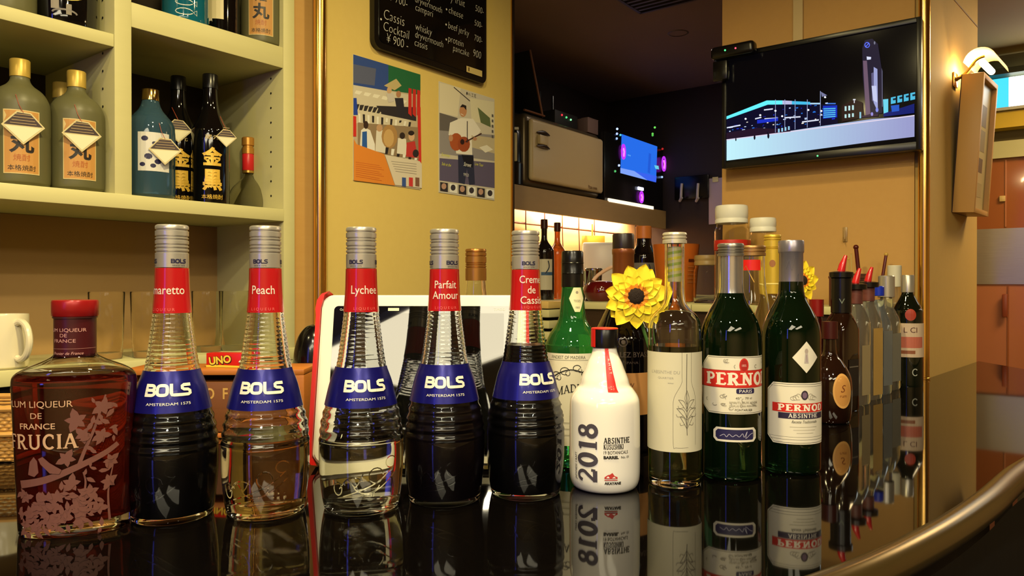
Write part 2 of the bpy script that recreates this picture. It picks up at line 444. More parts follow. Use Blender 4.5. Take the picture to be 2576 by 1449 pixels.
# glazed doors at the far right
DO = Vector((2.12, 3.2, 0)); MD = Matrix.Translation(DO) @ Matrix.Rotation(atan2(-B_.y, -B_.x), 4, 'Z')  # x towards the right, y away
M_amber = mat('amber_panel', (166, 92, 48), 0.12, coat=0.4)
M_amber2 = mat('amber_panel_lower', (196, 120, 80), 0.12, coat=0.4)
def DB(x0, x1, y0, y1, z0, z1, bev=0.0, bm=None): return box(bm or bmesh.new(), x0, x1, y0, y1, z0, z1, bev, 0, MD)
d = thing('glazed_door', 'tall amber glazed door with wide brushed steel bands beyond the pillar', 'door', RW(0, 0, 0))
d.location = (0, 0, 0); d['kind'] = 'structure'; d.name = 'door_1'
obj('glass_panel', DB(-0.75, 1.2, 0.0, 0.02, 0.484, 0.787), M_amber, d)
obj('glass_panel', DB(-0.75, 1.2, 0.0, 0.02, FL, 0.242), M_amber2, d)
obj('steel_band', DB(-0.75, 1.2, -0.006, 0.024, 0.242, 0.484), M_steel, d)
bm = DB(0.02, 0.026, -0.004, 0.0, 0.49, 0.78); obj('glazing_bar', bm, M_amber2, d)
bm = DB(-0.16, -0.152, -0.004, 0.0, -0.9, 0.236); DB(0.03, 0.036, -0.004, 0.0, -0.9, 0.236, bm=bm); obj('glazing_bar', bm, M_amber, d)
for x in (-0.13, 0.012):
    obj('door_handle', DB(x, x + 0.02, -0.03, -0.012, 0.10, 0.20, 0.004), mat('handle_rust', (150, 70, 36), 0.4), d)
obj('latch', DB(0.0, 0.022, -0.012, 0.0, 0.60, 0.625, 0.002), mat('latch_cream', (226, 190, 120), 0.3), d)
struct('wall_door_header', DB(-0.75, 1.4, -0.02, 0.04, 0.787, 0.86), M_wood_w)
struct('wall_door_soffit', DB(-0.75, 1.4, 0.06, 0.10, 0.86, CEIL), mat('soffit_olive', (120, 104, 54), 0.6))
struct('trim_5', DB(-0.75, 1.4, -0.03, 0.05, 0.915, 0.985), mat('yellow_band', (236, 196, 56), 0.35))
lb = thing('light_box', 'glowing cyan and white light box above the glazed doors', 'light box', (0, 0, 0))
obj('diffuser', DB(-0.75, 0.035, -0.045, 0.03, 1.0, 1.125), mat('light_cyan', (0, 0, 0), emit=(60, 190, 235), estr=1.6), lb)
obj('diffuser', DB(0.035, 1.3, -0.045, 0.03, 1.0, 1.125), mat('light_white', (0, 0, 0), emit=(245, 255, 250), estr=5.0), lb)
obj('frame', DB(-0.76, 1.31, -0.05, 0.035, 0.987, 0.999), mat('light_box_frame', (220, 214, 190), 0.4), lb)
struct('trim_6', DB(-0.75, 1.4, -0.06, 0.03, 1.14, 1.165), mat('dark_olive_trim', (60, 62, 34), 0.5))

# ceiling lamps, spots, vent
M_fix = mat('fixture_white', (230, 226, 214), 0.4)
for k, (x, y, s, sy, p, yw) in enumerate(LAMPS):
    t = thing('ceiling_lamp', ['long ceiling lamp behind the bar seats, nearer the shelves', 'long ceiling lamp behind the bar seats, nearer the hall'][k], 'lamp', (x, y, CEIL), yw)
    bm = bmesh.new()
    for a in (-1, 1):
        box(bm, a * s / 2 - .008 + a * .008, a * s / 2 + .008 + a * .008, -sy / 2 - .016, sy / 2 + .016, -0.04, 0)
        box(bm, -s / 2, s / 2, a * sy / 2 - .008 + a * .008, a * sy / 2 + .008 + a * .008, -0.04, 0)
    obj('frame', bm, M_fix, t, False)
    obj('back_plate', B(-s / 2, s / 2, -sy / 2, sy / 2, -0.02, -0.001), M_fix, t, False)
def spot(x, y, r, lab, lit=True):
    t = thing('downlight', lab, 'downlight', (x, y, CEIL))
    bm = lathe(bmesh.new(), [(r, -0.001), (r, -0.006), (r * 1.18, -0.004), (r * 1.28, 0.0)], 36); obj('trim_ring', bm, mat('downlight_ring', (60, 44, 36), 0.4), t)
    bm = lathe(bmesh.new(), [(0, -0.0035), (r, -0.0035)], 36); obj('bulb_face', bm, mat('downlight_face', (0, 0, 0), emit=(255, 240, 222), estr=1.6 if lit else 0.6), t)
spot(0.664, 2.946, 0.036, 'small round glowing downlight in the dark kitchen ceiling')
for k, (x, y, p) in enumerate(SPOTS):
    spot(x, y, 0.05, ['downlight over the middle of the bar', 'downlight over the far end of the bar', 'downlight in front of the white shelves', 'downlight over the bar passage', 'added unseen downlight over the seats, brightening the liqueur bottles', 'added unseen downlight over the seats, brightening the green bottles'][k])
v = thing('ceiling_vent', 'dark slatted air vent in the kitchen ceiling', 'vent', RW(1.22, -0.52, CEIL - 0.006), RYAW)
obj('frame', box(box(box(box(bmesh.new(), -.2, .2, -.14, -.13, -.012, 0), -.2, .2, .13, .14, -.012, 0), -.2, -.19, -.14, .14, -.012, 0), .19, .2, -.14, .14, -.012, 0), mat('vent_frame', (52, 42, 32), 0.5), v, False)
bm = bmesh.new()
for k in range(13): box(bm, -.19 + k * .0295, -.178 + k * .0295, -.13, .13, -.010, -.002)
obj('slats', bm, mat('vent_slat', (74, 64, 48), 0.5), v, False)
v.location = (0.46, 2.46, CEIL - 0.006)

# ------------------------------------------------------------------ the bar counter
outer = [(-1.5, .28), (-1.0, .31), (-.6, .345), (-.3, .385), (-.08, .44), (.1, .515), (.268, .612), (.407, .718), (.539, .838), (.685, .985), (.86, 1.13), (1.1, 1.28), (1.45, 1.42), (1.8, 1.58), (1.95, 1.80)]
def cr(pts, n=8):
    P = [pts[0]] + pts + [pts[-1]]; out = []
    for i in range(1, len(P) - 2):
        for j in range(n):
            t = j / n
            out.append(tuple(0.5 * ((2 * P[i][k]) + (-P[i - 1][k] + P[i + 1][k]) * t + (2 * P[i - 1][k] - 5 * P[i][k] + 4 * P[i + 1][k] - P[i + 2][k]) * t * t + (-P[i - 1][k] + 3 * P[i][k] - 3 * P[i + 1][k] + P[i + 2][k]) * t ** 3) for k in range(len(P[i]))))
    out.append(tuple(pts[-1])); return out
oc = cr(outer)
inner = [(1.72, 2.02), (1.46, 2.08), (1.468, 2.312), (1.066, 1.885), (1.02, 1.852), (.668, 1.468), (.58, 1.385), (.46, 1.345), (.2, 1.33), (-.1, 1.345), (-.25, 1.44), (-.33, 1.60), RW(-.085, -.02)[:2], RW(-.17, -.004)[:2], RW(-1.0, -.004)[:2], (-1.5, .90)]
ct = thing('bar_counter', 'curved black polished stone bar counter with a bronze edge', 'counter', (0, 0, 0))
bm = bmesh.new(); prism(bm, oc + inner, -0.045, 0.0)
obj('top', bm, M_count, ct, False)
bm = bmesh.new(); tube(bm, [(x, y, -0.012) for x, y in oc], 0.0165, 16)
obj('edge_rail', bm, M_rim, ct)
ap = [(x + (0.10 if y > .6 else 0) * -0.7, y + 0.10) for x, y in oc]
bm = bmesh.new(); prism(bm, ap + [(x * .97, y * .97) for x, y in inner[:1]] + [(1.6, 2.0), (.7, 1.38), (.4, 1.2), (-1.0, .85), (-1.5, .8)], FL, -0.045)
obj('base_panel', bm, M_blackm, ct, False)

# ------------------------------------------------------------------ white shelf unit on the left
sh = thing('wall_shelf_unit', 'cream white open shelf unit filled with liquor bottles left of the brass pole', 'shelf', P0, RYAW)
D0 = 0.30
def SB(t0, t1, n0, n1, z0, z1, bev=0.0015): return B(t0, t1, n0, n1, z0, z1, bev)
holes = []
obj('upright_panel', SB(-.191, -.1625, 0, D0, .02, CEIL - .01), M_wood_w, sh)
obj('upright_panel', SB(-.541, -.511, 0, D0, .377, CEIL - .01), M_wood_w, sh)
obj('upright_panel', SB(-.893, -.861, 0, D0, .02, CEIL - .01), M_wood_w, sh)
obj('shelf_board', SB(-.511, -.191, 0.0015, D0, .706, .751), M_wood_w, sh)
obj('shelf_board', SB(-.861, -.541, 0.0015, D0, .662, .685), M_wood_w, sh)
obj('bottom_board', SB(-.861, -.191, -0.0015, D0, .377, .403), M_wood_w, sh)
obj('ledge', SB(-.95, -.1625, -0.002, .26, .0785, .104), M_wood_w, sh)
obj('back_panel', SB(-.893, -.1625, D0, D0 + .01, .38, CEIL - .01), mat('shelf_back_shaded', (46, 34, 22), 0.6), sh)  # shade inside the compartments is put into this panel's dark colour
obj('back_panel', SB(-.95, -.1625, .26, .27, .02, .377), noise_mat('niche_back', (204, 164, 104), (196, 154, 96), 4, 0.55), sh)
obj('under_panel', SB(-.95, -.1625, .02, .03, .001, .0785), M_blackm, sh)
bm = bmesh.new()
for tt, nn in ((-.1912, (.045,)), (-.5412, (.045,))):
    for k in range(12):
        for n_ in nn:
            z = .435 + .032 * k
            t_ = bmesh.new(); bmesh.ops.create_cone(t_, cap_ends=True, segments=10, radius1=.0024, radius2=.0024, depth=.0008)
            bmesh.ops.rotate(t_, cent=(0, 0, 0), matrix=Matrix.Rotation(pi / 2, 3, 'Y'), verts=t_.verts)
            bmesh.ops.translate(t_, vec=(tt, n_, z), verts=t_.verts)
            me = bpy.data.meshes.new('t'); t_.to_mesh(me); t_.free(); bm.from_mesh(me); bpy.data.meshes.remove(me)
hp = obj('pin_holes', bm, M_blackm, sh); hp['kind'] = 'stuff'

# ------------------------------------------------------------------ posters and blackboard
W_POST = plane_surf((P0.x, P0.y), (A_.x, A_.y), (-B_.x, -B_.y))
def wp(px, py): return tz(px, py, P0, A_)
class PArt(Art):
    """art given in the pixels of a close look (x, y, origin, scale) laid on a real plane"""
    def __init__(s, x0, y0, k, o, d): super().__init__(); s.f = (x0, y0, k, o, d)
    def q(s, x, y): x0, y0, k, o, d = s.f; return tz(x0 + x / k, y0 + y / k, o, d)
    def P(s, pts, m): return s.poly([s.q(*p) for p in pts], m)
    def R(s, x0, y0, x1, y1, m, sl=0.0): return s.P([(x0, y0), (x1, y0 + sl * (x1 - x0)), (x1, y1 + sl * (x1 - x0)), (x0, y1)], m)
    def E(s, cx, cy, rx, ry, m, n=14): return s.P(ngon_ring(cx, cy, rx, ry, n), m)
    def L(s, pts, w, m): return s.rib([s.q(*p) for p in pts], w, m)
K7 = 2.587
bb = thing('menu_blackboard', 'black menu board with handwritten white prices above the two posters', 'blackboard', P0, RYAW)
tL, tR, zb = .052, .4745, .811
bm = bmesh.new(); prism(bm, [(x, y) for x, y in rrect(tL, zb, tR, 1.215, .022)], 0, .016)
for v_ in bm.verts: v_.co = Vector((v_.co.x, -.001 - v_.co.z, v_.co.y))
bmesh.ops.recalc_face_normals(bm, faces=list(bm.faces))
obj('frame', bm, mat('board_frame', (14, 12, 12), 0.25), bb, False)
bm = bmesh.new(); prism(bm, [(x, y) for x, y in rrect(tL + .014, zb + .016, tR - .012, 1.20, .016)], .016, .0175)
for v_ in bm.verts: v_.co = Vector((v_.co.x, -.001 - v_.co.z, v_.co.y))
bmesh.ops.recalc_face_normals(bm, faces=list(bm.faces))
obj('writing_surface', bm, mat('board_black', (10, 9, 9), 0.06), bb, False)
a = PArt(900, 0, 6.587, P0, A_); CHK = flat((216, 212, 200), 0.8)
def chalk(s, x, y, h, sx=.8):
    u, z = a.q(x, y); a.text(s, u, z, h, CHK, sx=sx, bold=-.02, shear=.12)
for s, x, y, h in (('\u00a5 700-', 440, 40, .030), ('Cassis', 350, 345, .036), ('Cocktail', 345, 535, .033), ('\u00a5 900 -', 395, 730, .032),
                   ('whisky', 870, -30, .026), ('dryvermouth', 868, 70, .024), ('campari', 872, 205, .026),
                   ('whisky', 872, 525, .028), ('dryvermouth', 868, 650, .025), ('cassis', 858, 785, .027),
                   ('dry fruit', 1370, 15, .030), ('500-', 1865, 215, .026), ('cheese', 1425, 250, .027), ('500-', 1850, 450, .024), ('beef jerky', 1415, 500, .027), ('700-', 1850, 700, .025),
                   ('protein', 1410, 715, .027), ('pancake', 1492, 870, .026), ('900', 1830, 960, .030)):
    chalk(s, x, y, h)
for x, y in ((300, 355), (1385, 190), (1378, 440), (1380, 685), (790, 5)):
    u, z = a.q(x, y); a.ell(u, z, .0028, .0028, CHK, 8)
a.R(1715, 1115, 1975, 1215, flat((206, 182, 116)), .33); a.R(1745, 1140, 1765, 1200, flat((90, 70, 30)), .33)
SURF0 = XZ(0)
a.build('handwriting', bb, lambda u, v, h: (u, -.0187 - h, v))

po = thing('concert_poster', 'colourful poster with an orange lower corner and piano keys, left of the guitarist poster', 'poster', P0, RYAW)
obj('sheet', B(0.0, .224, -.0012, -.0004, .4870, .7835), M_ivory, po, False)
a = PArt(760, 0, K7, P0, A_); F = flat
zt, zl = .7830, .4875
a.rect(.001, zl, .223, zt, F((196, 178, 150)))
a.P([(332, 357), (560, 425), (560, 640), (332, 640)], F((52, 78, 150))); a.P([(332, 420), (480, 450), (470, 560), (332, 540)], F((92, 98, 128)))
a.P([(560, 425), (768, 488), (768, 620), (560, 590)], F((38, 104, 66)))
a.P([(332, 555), (700, 620), (700, 860), (332, 800)], F((214, 204, 182)))
for k in range(6): a.P([(350 + k * 58, 590 + k * 12), (392 + k * 58, 598 + k * 12), (372 + k * 58, 618 + k * 12), (340 + k * 58, 610 + k * 12)], F((238, 232, 214)))
for k in range(9): a.P([(345 + k * 30, 680 + k * 5), (372 + k * 30, 680 + k * 5), (360 + k * 28, 715 + k * 5), (342 + k * 28, 713 + k * 5)], F((52, 48, 50)))
a.P([(480, 690), (740, 700), (740, 790), (520, 745)], F((48, 44, 48)))
a.P([(530, 560), (610, 515), (645, 560), (600, 590)], F((196, 178, 128)))
for x, y, c in ((565, 590, (210, 170, 130)), (625, 615, (180, 130, 96))): a.E(x, y, 16, 22, F(c))
a.P([(545, 610), (590, 610), (605, 660), (560, 670)], F((206, 198, 190))); a.P([(600, 640), (655, 640), (668, 760), (620, 750)], F((46, 44, 52)))
for k in range(3): a.P([(690 + k * 28, 575 + k * 6), (710 + k * 28, 580 + k * 6), (710 + k * 28, 760 + k * 5), (688 + k * 28, 740 + k * 5)], F((204, 48, 40)))
a.P([(332, 640), (352, 640), (360, 750), (332, 750)], F((40, 70, 170))); a.P([(330, 755), (350, 760), (350, 890), (330, 890)], F((208, 50, 40)))
a.P([(748, 700), (768, 700), (773, 1070), (752, 1060)], F((214, 52, 44)))
for k in range(13): a.P([(362 + k * 30, 740 + k * 5), (376 + k * 30, 742 + k * 5), (378 + k * 29, 800 + (k % 3) * 22), (366 + k * 29, 798 + (k % 3) * 22)], F((46, 40, 40)) if k % 2 else F((240, 236, 224)))
a.P([(360, 800), (750, 830), (755, 1040), (360, 975)], F((150, 128, 100)))
a.P([(380, 850), (405, 830), (440, 850), (470, 940), (470, 990), (372, 970)], F((236, 232, 226))); a.P([(388, 860), (418, 856), (420, 978), (386, 970)], F((46, 92, 170))); a.E(412, 815, 16, 26, F((60, 42, 34)))
a.P([(480, 850), (530, 850), (545, 1000), (472, 985)], F((226, 220, 208))); a.E(500, 835, 20, 24, F((196, 156, 120)))
a.E(565, 890, 52, 78, F((176, 136, 84))); a.E(560, 900, 34, 58, F((206, 168, 110)))
for k in range(6): a.P([(540 + k * 38, 960 + k * 10), (560 + k * 38, 962 + k * 10), (552 + k * 38, 1005 + k * 8), (536 + k * 38, 1003 + k * 8)], F((240, 238, 230)) if k % 2 else F((40, 36, 38)))
a.P([(620, 900), (672, 905), (680, 1010), (612, 1000)], F((232, 226, 214))); a.E(648, 885, 18, 22, F((52, 40, 36)))
a.P([(676, 930), (730, 920), (748, 1030), (672, 1020)], F((196, 58, 54))); a.E(708, 890, 20, 30, F((216, 176, 140))); a.E(706, 868, 20, 16, F((44, 34, 32))); a.E(735, 1000, 20, 26, F((48, 40, 42)))
a.P([(332, 905), (350, 940), (530, 1005), (600, 1208), (332, 1175)], F((226, 138, 52)))
a.P([(535, 1010), (760, 1050), (775, 1070), (775, 1225), (600, 1205)], F((222, 210, 190)))
for k in range(8): a.P([(345, 1055 + k * 13), (500 + (k % 3) * 14, 1078 + k * 14), (500 + (k % 3) * 14, 1081 + k * 14), (345, 1058 + k * 13)], F((196, 96, 40)))
for k in range(5): a.P([(575 + k * 7, 1050 + k * 16), (740, 1068 + k * 16), (740, 1071 + k * 16), (575 + k * 7, 1053 + k * 16)], F((150, 140, 128)))
for x, c in ((645, (62, 88, 156)), (690, (206, 60, 56)), (732, (130, 92, 70))): a.P([(x, 1155), (x + 26, 1158), (x + 26, 1216), (x, 1212)], F(c))
a.build('print', po, lambda u, v, h: (u, -.0013 - h, v))

po = thing('singer_poster', 'poster of a guitar player in a white shirt, right of the colourful one', 'poster', P0, RYAW)
obj('sheet', B(.2934, .531, -.0012, -.0004, .487, .784), M_ivory, po, False)
a = PArt(760, 0, K7, P0, A_)
a.rect(.294, .4875, .5305, .7835, F((206, 198, 182)))
a.P([(892, 540), (1030, 575), (1010, 760), (892, 735)], F((226, 216, 190)))
a.L([(985, 570), (1090, 660)], .003, F((60, 52, 48)))
a.P([(892, 735), (1010, 770), (1000, 880), (892, 850)], F((104, 98, 96)))
a.P([(1090, 640), (1245, 665), (1245, 820), (1100, 790)], F((222, 214, 184))); a.P([(1140, 700), (1220, 770), (1225, 830), (1160, 800)], F((96, 110, 72)))
a.P([(892, 850), (1250, 880), (1250, 1050), (892, 1000)], F((150, 144, 146))); a.P([(1100, 880), (1250, 900), (1250, 1000), (1100, 960)], F((196, 182, 150)))
a.P([(1150, 960), (1200, 945), (1240, 975), (1190, 995)], F((232, 226, 210)))
a.P([(892, 1030), (1250, 1060), (1250, 1225), (892, 1175)], F((96, 88, 118)))
a.P([(1012, 1010), (1112, 1010), (1122, 1200), (1085, 1205), (1070, 1100), (1055, 1200), (1015, 1190)], F((44, 48, 74)))
a.P([(960, 800), (1030, 770), (1110, 775), (1160, 850), (1130, 900), (1100, 880), (1105, 1010), (1000, 1000), (990, 890), (950, 880)], F((236, 230, 220)))
a.E(1045, 725, 24, 38, F((196, 140, 100))); a.P([(1024, 700), (1040, 680), (1066, 690), (1066, 720), (1050, 700)], F((38, 30, 28)))
a.L([(1030, 742), (1048, 752)], .0018, F((240, 230, 220)))
a.E(1000, 925, 42, 58, F((176, 88, 44))); a.E(1050, 940, 40, 50, F((160, 76, 38))); a.E(1040, 925, 14, 18, F((46, 26, 20)))
a.L([(1060, 925), (1165, 870)], .004, F((70, 42, 28))); a.L([(1072, 790), (1072, 930)], .0035, F((54, 44, 52)))
a.E(965, 900, 14, 22, F((196, 146, 110))); a.E(1122, 905, 13, 12, F((186, 136, 104)))
a.P([(1035, 1008), (1112, 1018), (1108, 1090), (1060, 1090)], F((20, 20, 30)))
YL = F((220, 220, 70)); WH = F((238, 236, 230))
for s, x, y, h in (('Summer', 903, 1015, .013), ('Live Tour', 1120, 1075, .012)):
    u, z = a.q(x, y); a.text(s, u, z, h, YL, sx=.8, shear=.4)
u, z = a.q(905, 1075); a.text('Solo at the', u, z, .012, YL, sx=.7, shear=.4)
u, z = a.q(1048, 1080); a.text('Street', u, z, .016, WH, sx=.8, shear=.4)
u, z = a.q(1048, 1145); a.text('9.9.21', u, z, .012, WH, sx=.8)
u, z = a.q(1065, 618); a.text('\u25cf K I \u5de5 \u533a', u, z, .011, F((60, 56, 56)), sx=.8)
for k in range(5):
    u, z = a.q(1236, 755 + k * 34); a.rect(u - .004, z - .004, u + .004, z + .004, F((96, 92, 92)))
for k in range(6):
    x = 895 + k * 60; y = 1185 + k * 9; a.R(x, y, x + 50, y + 58, WH if k % 2 else F((50, 46, 50)), .15); a.E(x + 24, y + 28, 16, 20, F((60, 54, 60)) if k % 2 else F((190, 150, 130)))
a.build('print', po, lambda u, v, h: (u, -.0013 - h, v))

# ------------------------------------------------------------------ television
TVO = Vector(RW(.93, 0)); # plane of the television front, facing the bar
TVD = -B_
S0, D0_ = on_plane(1817, TVO, TVD); S1, D1_ = on_plane(2317, TVO, TVD)
MT = Matrix.Translation(TVO + TVD * S0) @ Matrix.Rotation(atan2(TVD.y, TVD.x), 4, 'Z')
WT = S1 - S0; ZT0, ZT1 = .5785, .909
tv = thing('television', 'flat television showing a snowy night plaza, hung on the wall by the right brass pole', 'television', (0, 0, 0)); tv.matrix_world = MT
obj('case', B(0, WT, 0.0, .035, ZT0, ZT1, .004), M_black, tv)
ins = B(.0, WT, -.004, .0, ZT0, ZT1, .0015)
bz = bmesh.new(); bx = .011
for x0, x1, z0, z1 in ((0, bx, ZT0, ZT1), (WT - bx, WT, ZT0, ZT1), (bx, WT - bx, ZT1 - .013, ZT1), (bx, WT - bx, ZT0, ZT0 + .020)): box(bz, x0, x1, -.005, 0, z0, z1, .0008)
ins.free(); obj('bezel', bz, mat('gloss_black', (9, 8, 9), 0.3), tv)
obj('wall_bracket', B(WT * .3, WT * .7, .035, .07, .68, .82), M_blackm, tv, False)
a = PArt(1800, 60, 3.813, TVO + TVD * S0, TVD)
EM = lambda r, g, b_, s=1.0: glow((r, g, b_), s)
a.rect(bx, ZT0 + .02, WT - bx, ZT1 - .013, mat('screen_black', (4, 4, 6), 0.10, emit=(9, 7, 10), estr=.6, spec=.25))
# snow
snow = [(105, 1120), (500, 1062), (1000, 985), (1500, 915), (1905, 885), (1905, 1085), (1500, 1133), (1000, 1200), (500, 1265), (105, 1313)]
n_ = 45
def lerp(p, q, t): return (p[0] + (q[0] - p[0]) * t, p[1] + (q[1] - p[1]) * t)
top = snow[:5]; bot = snow[5:][::-1]
def pol(L, x):
    for p, q in zip(L[:-1], L[1:]):
        if p[0] <= x <= q[0]: return p[1] + (q[1] - p[1]) * (x - p[0]) / (q[0] - p[0])
    return L[-1][1]
c0, c1 = (196, 244, 255), (156, 158, 206)
for i in range(n_):
    xa, xb = 105 + 1800 * i / n_, 105 + 1800 * (i + 1) / n_
    for j in range(1):
        ya0, yb0 = (pol(top, x) + (pol(bot, x) - pol(top, x)) * j / 1 for x in (xa, xb)); ya1, yb1 = (pol(top, x) + (pol(bot, x) - pol(top, x)) * (j + 1) / 1 for x in (xa, xb))
        f = (i / (n_ - 1)); cc = tuple(int(c0[k] + (c1[k] - c0[k]) * f ) for k in range(3))
        a.P([(xa, ya0), (xb, yb0), (xb, yb1), (xa, ya1)], EM(*[max(0, min(255, v)) for v in cc]))
a.L([(105, 1115), (1905, 882)], .003, EM(226, 214, 236))
# trees, left building, roof band
a.P([(105, 915), (480, 780), (1000, 775), (1170, 775), (1170, 960), (500, 1060), (105, 1110)], EM(16, 14, 40))
a.P([(105, 890), (490, 738), (640, 738), (640, 776), (500, 778), (105, 918)], EM(96, 226, 240, 1.2))
a.P([(640, 738), (730, 742), (730, 776), (640, 776)], EM(190, 190, 230)); a.P([(730, 744), (905, 752), (905, 778), (730, 776)], EM(70, 190, 235)); a.L([(905, 768), (1000, 768)], .004, EM(180, 220, 250))
a.L([(1060, 768), (1150, 768)], .003, EM(70, 130, 230))
rnd = random.Random(4)
for k in range(70):
    x = rnd.uniform(110, 1160); y = pol(top, x) - 30 - rnd.uniform(10, 190) * min(1, (x + 300) / 900); w = rnd.uniform(6, 30)
    a.L([(x, y), (x + w, y - w * .15)], rnd.uniform(.0012, .003), rnd.choice([EM(200, 220, 255), EM(30, 50, 220), EM(250, 240, 220), EM(40, 120, 230), EM(24, 30, 150)]))
for x0, y0, x1, y1 in ((110, 1000, 240, 975), (380, 915, 440, 900), (470, 915, 600, 908), (465, 830, 550, 820), (660, 905, 815, 895), (830, 945, 990, 925)): a.L([(x0, y0), (x1, y1)], .0035, EM(226, 232, 250))
a.P([(400, 925), (600, 905), (600, 935), (400, 960)], EM(30, 50, 200)); a.P([(1030, 790), (1165, 785), (1165, 900), (1030, 915)], EM(24, 50, 190)); 
for k in range(5): a.L([(1035, 820 + k * 20), (1150, 815 + k * 19)], .0028, EM(90, 200, 235))
a.P([(105, 1050), (400, 1000), (560, 1010), (720, 1000), (720, 1035), (105, 1105)], EM(40, 22, 40))
for x in (575, 665, 763, 880, 1005): a.L([(x, pol(top, x) - 5), (x, 650 if x == 1005 else 730)], .0016, EM(150, 160, 200))
a.P([(1008, 655), (1070, 690), (1020, 705)], EM(120, 122, 160))
for x, y in ((575, 838), (890, 830), (1050, 708), (1015, 840), (290, 915), (430, 880), (640, 890)): a.E(x, y, 10, 9, EM(240, 244, 255, 1.3))
for k in range(4): a.R(600 + k * 32, 1010 - k * 8, 616 + k * 32, 1045 - k * 8, EM(150, 210, 240))
a.L([(500, 640 + 400), (510, 1100)], .003, EM(20, 16, 30)); a.E(376, 1092, 9, 24, EM(18, 16, 28)); a.E(508, 1078, 10, 26, EM(18, 16, 28)); a.E(197, 1112, 6, 16, EM(20, 18, 30))
# middle building and tower
a.P([(1210, 790), (1330, 730), (1410, 760), (1420, 900), (1210, 945)], EM(44, 26, 24))
for r_, y0 in ((0, 795), (1, 872)):
    for k in range(3): a.R(1238 + k * 35, y0 - k * 5, 1256 + k * 35, y0 + 45 - r_ * 10 - k * 5, EM(190, 230, 230))
a.L([(1330, 740), (1330, 765)], .002, EM(230, 230, 240)); a.L([(1318, 732), (1342, 732)], .003, EM(240, 240, 250)); a.R(1380, 850, 1396, 910, EM(140, 200, 220))
a.P([(1405, 240), (1430, 165), (1500, 150), (1555, 200), (1600, 500), (1600, 860), (1445, 890), (1410, 500)], EM(40, 34, 52))
a.P([(1412, 360), (1450, 360), (1485, 870), (1440, 880)], EM(112, 88, 108)); a.P([(1515, 420), (1550, 440), (1556, 850), (1515, 760)], EM(160, 165, 215)); a.P([(1492, 480), (1516, 470), (1516, 760), (1500, 740)], EM(96, 92, 130))
a.P([(1590, 430), (1600, 460), (1604, 800), (1594, 800)], EM(90, 88, 110)); a.P([(1495, 600), (1540, 600), (1550, 760), (1510, 740)], EM(200, 205, 240))
for kk in range(1): a.rib([a.q(1452 + 22 * cos(t * pi / 8), 210 + 24 * sin(t * pi / 8)) for t in range(17)], .002, EM(90, 110, 255, 1.2)); a.L([(1440, 225), (1465, 195)], .002, EM(90, 110, 255, 1.2))
a.P([(1447, 320), (1490, 325), (1488, 348), (1450, 352)], EM(220, 225, 250)); a.E(1523, 190, 8, 16, EM(120, 120, 140))
a.P([(1605, 730), (1655, 725), (1655, 850), (1612, 865)], EM(110, 215, 240)); 
for k in range(4):
    x = 1680 + k * 62; a.P([(x, 712 - k * 14), (x + 46, 702 - k * 14), (x + 46, 765 - k * 12), (x, 775 - k * 12)], EM(80, 190, 225)); a.P([(x + 18, 722 - k * 13), (x + 46, 716 - k * 13), (x + 46, 735 - k * 13), (x + 22, 740 - k * 13)], EM(16, 40, 60))
a.P([(1610, 865), (1905, 770), (1905, 860), (1610, 895)], EM(22, 32, 110)); a.P([(1680, 790), (1760, 780), (1760, 840), (1690, 850)], EM(40, 90, 200)); a.R(1400, 885, 1560, 905, EM(60, 40, 60), -.1)
a.E(1500, 870, 12, 18, EM(150, 140, 220)); a.E(1548, 830, 14, 22, EM(130, 140, 230))
a.build('picture', tv, lambda u, v, h: (u, -.0002 - h, v))
bm = bmesh.new(); bmesh.ops.create_uvsphere(bm, u_segments=10, v_segments=8, radius=.0022); bmesh.ops.translate(bm, vec=(WT * .52, -.006, ZT0 + .009), verts=bm.verts); obj('power_light', bm, glow((90, 255, 130), 2.5), tv)
# sensor bar clipped on the television
sx_, _ = on_plane(1800, TVO, TVD); sx2, _ = on_plane(1908, TVO, TVD)
cb = thing('camera_unit', 'small black camera bar with a green and a red light on the television corner', 'camera', (0, 0, 0)); cb.matrix_world = MT
x0, x1 = sx_ - S0, sx2 - S0
obj('body', B(x0, x1, -.045, -.008, .888, .925, .011, seg=4), M_black, cb)
obj('mount', B(x0 + .002, x0 + .045, -.03, -.008, .83, .887, .004), M_black, cb)
for x, c, s in ((.36, (70, 255, 120), 3.0), (.60, (255, 70, 90), 3.0)):
    bm = bmesh.new(); bmesh.ops.create_uvsphere(bm, u_segments=10, v_segments=8, radius=.0024); bmesh.ops.translate(bm, vec=(x0 + (x1 - x0) * x, -.0455, .908 ), verts=bm.verts)
    obj('indicator_light', bm, glow(c, s), cb)
# ------------------------------------------------------------------ bottles on the bar
def thin_shell(prof, thick, floor_z=0.006):
    """outer profile (r, z) bottom up -> closed glass wall with an inner surface, open neck under the cap"""
    inn = [(max(r - thick, 0.002), z) for r, z in prof if z > floor_z]
    rf = max(rad_at(prof, floor_z) - thick, 0.002)
    return [(0, prof[0][1] + .002), (prof[0][0] * .8, prof[0][1] + .0015), (prof[0][0] * .93, prof[0][1])] + prof + inn[::-1] + [(rf * .92, floor_z), (rf * .5, floor_z + .002), (0, floor_z + .003)]
def solid(prof): return [(0, prof[0][1] + .002), (prof[0][0] * .8, prof[0][1] + .0015), (prof[0][0] * .93, prof[0][1])] + prof + [(0, prof[-1][1])]
def ringed_cap(r, z0, z1, grooves, rr=.0007):
    """screw cap profile with grooves; grooves = list of z"""
    pts = [(0, z1), (r - .0018, z1), (r - .0006, z1 - .0006), (r, z1 - .002)]
    for g in sorted(grooves, reverse=True):
        pts += [(r, g + .0012), (r - .0012, g + .0004), (r - .0012, g - .0004), (r, g - .0012)]
    pts += [(r, z0), (r - .002, z0)]
    return pts[::-1]
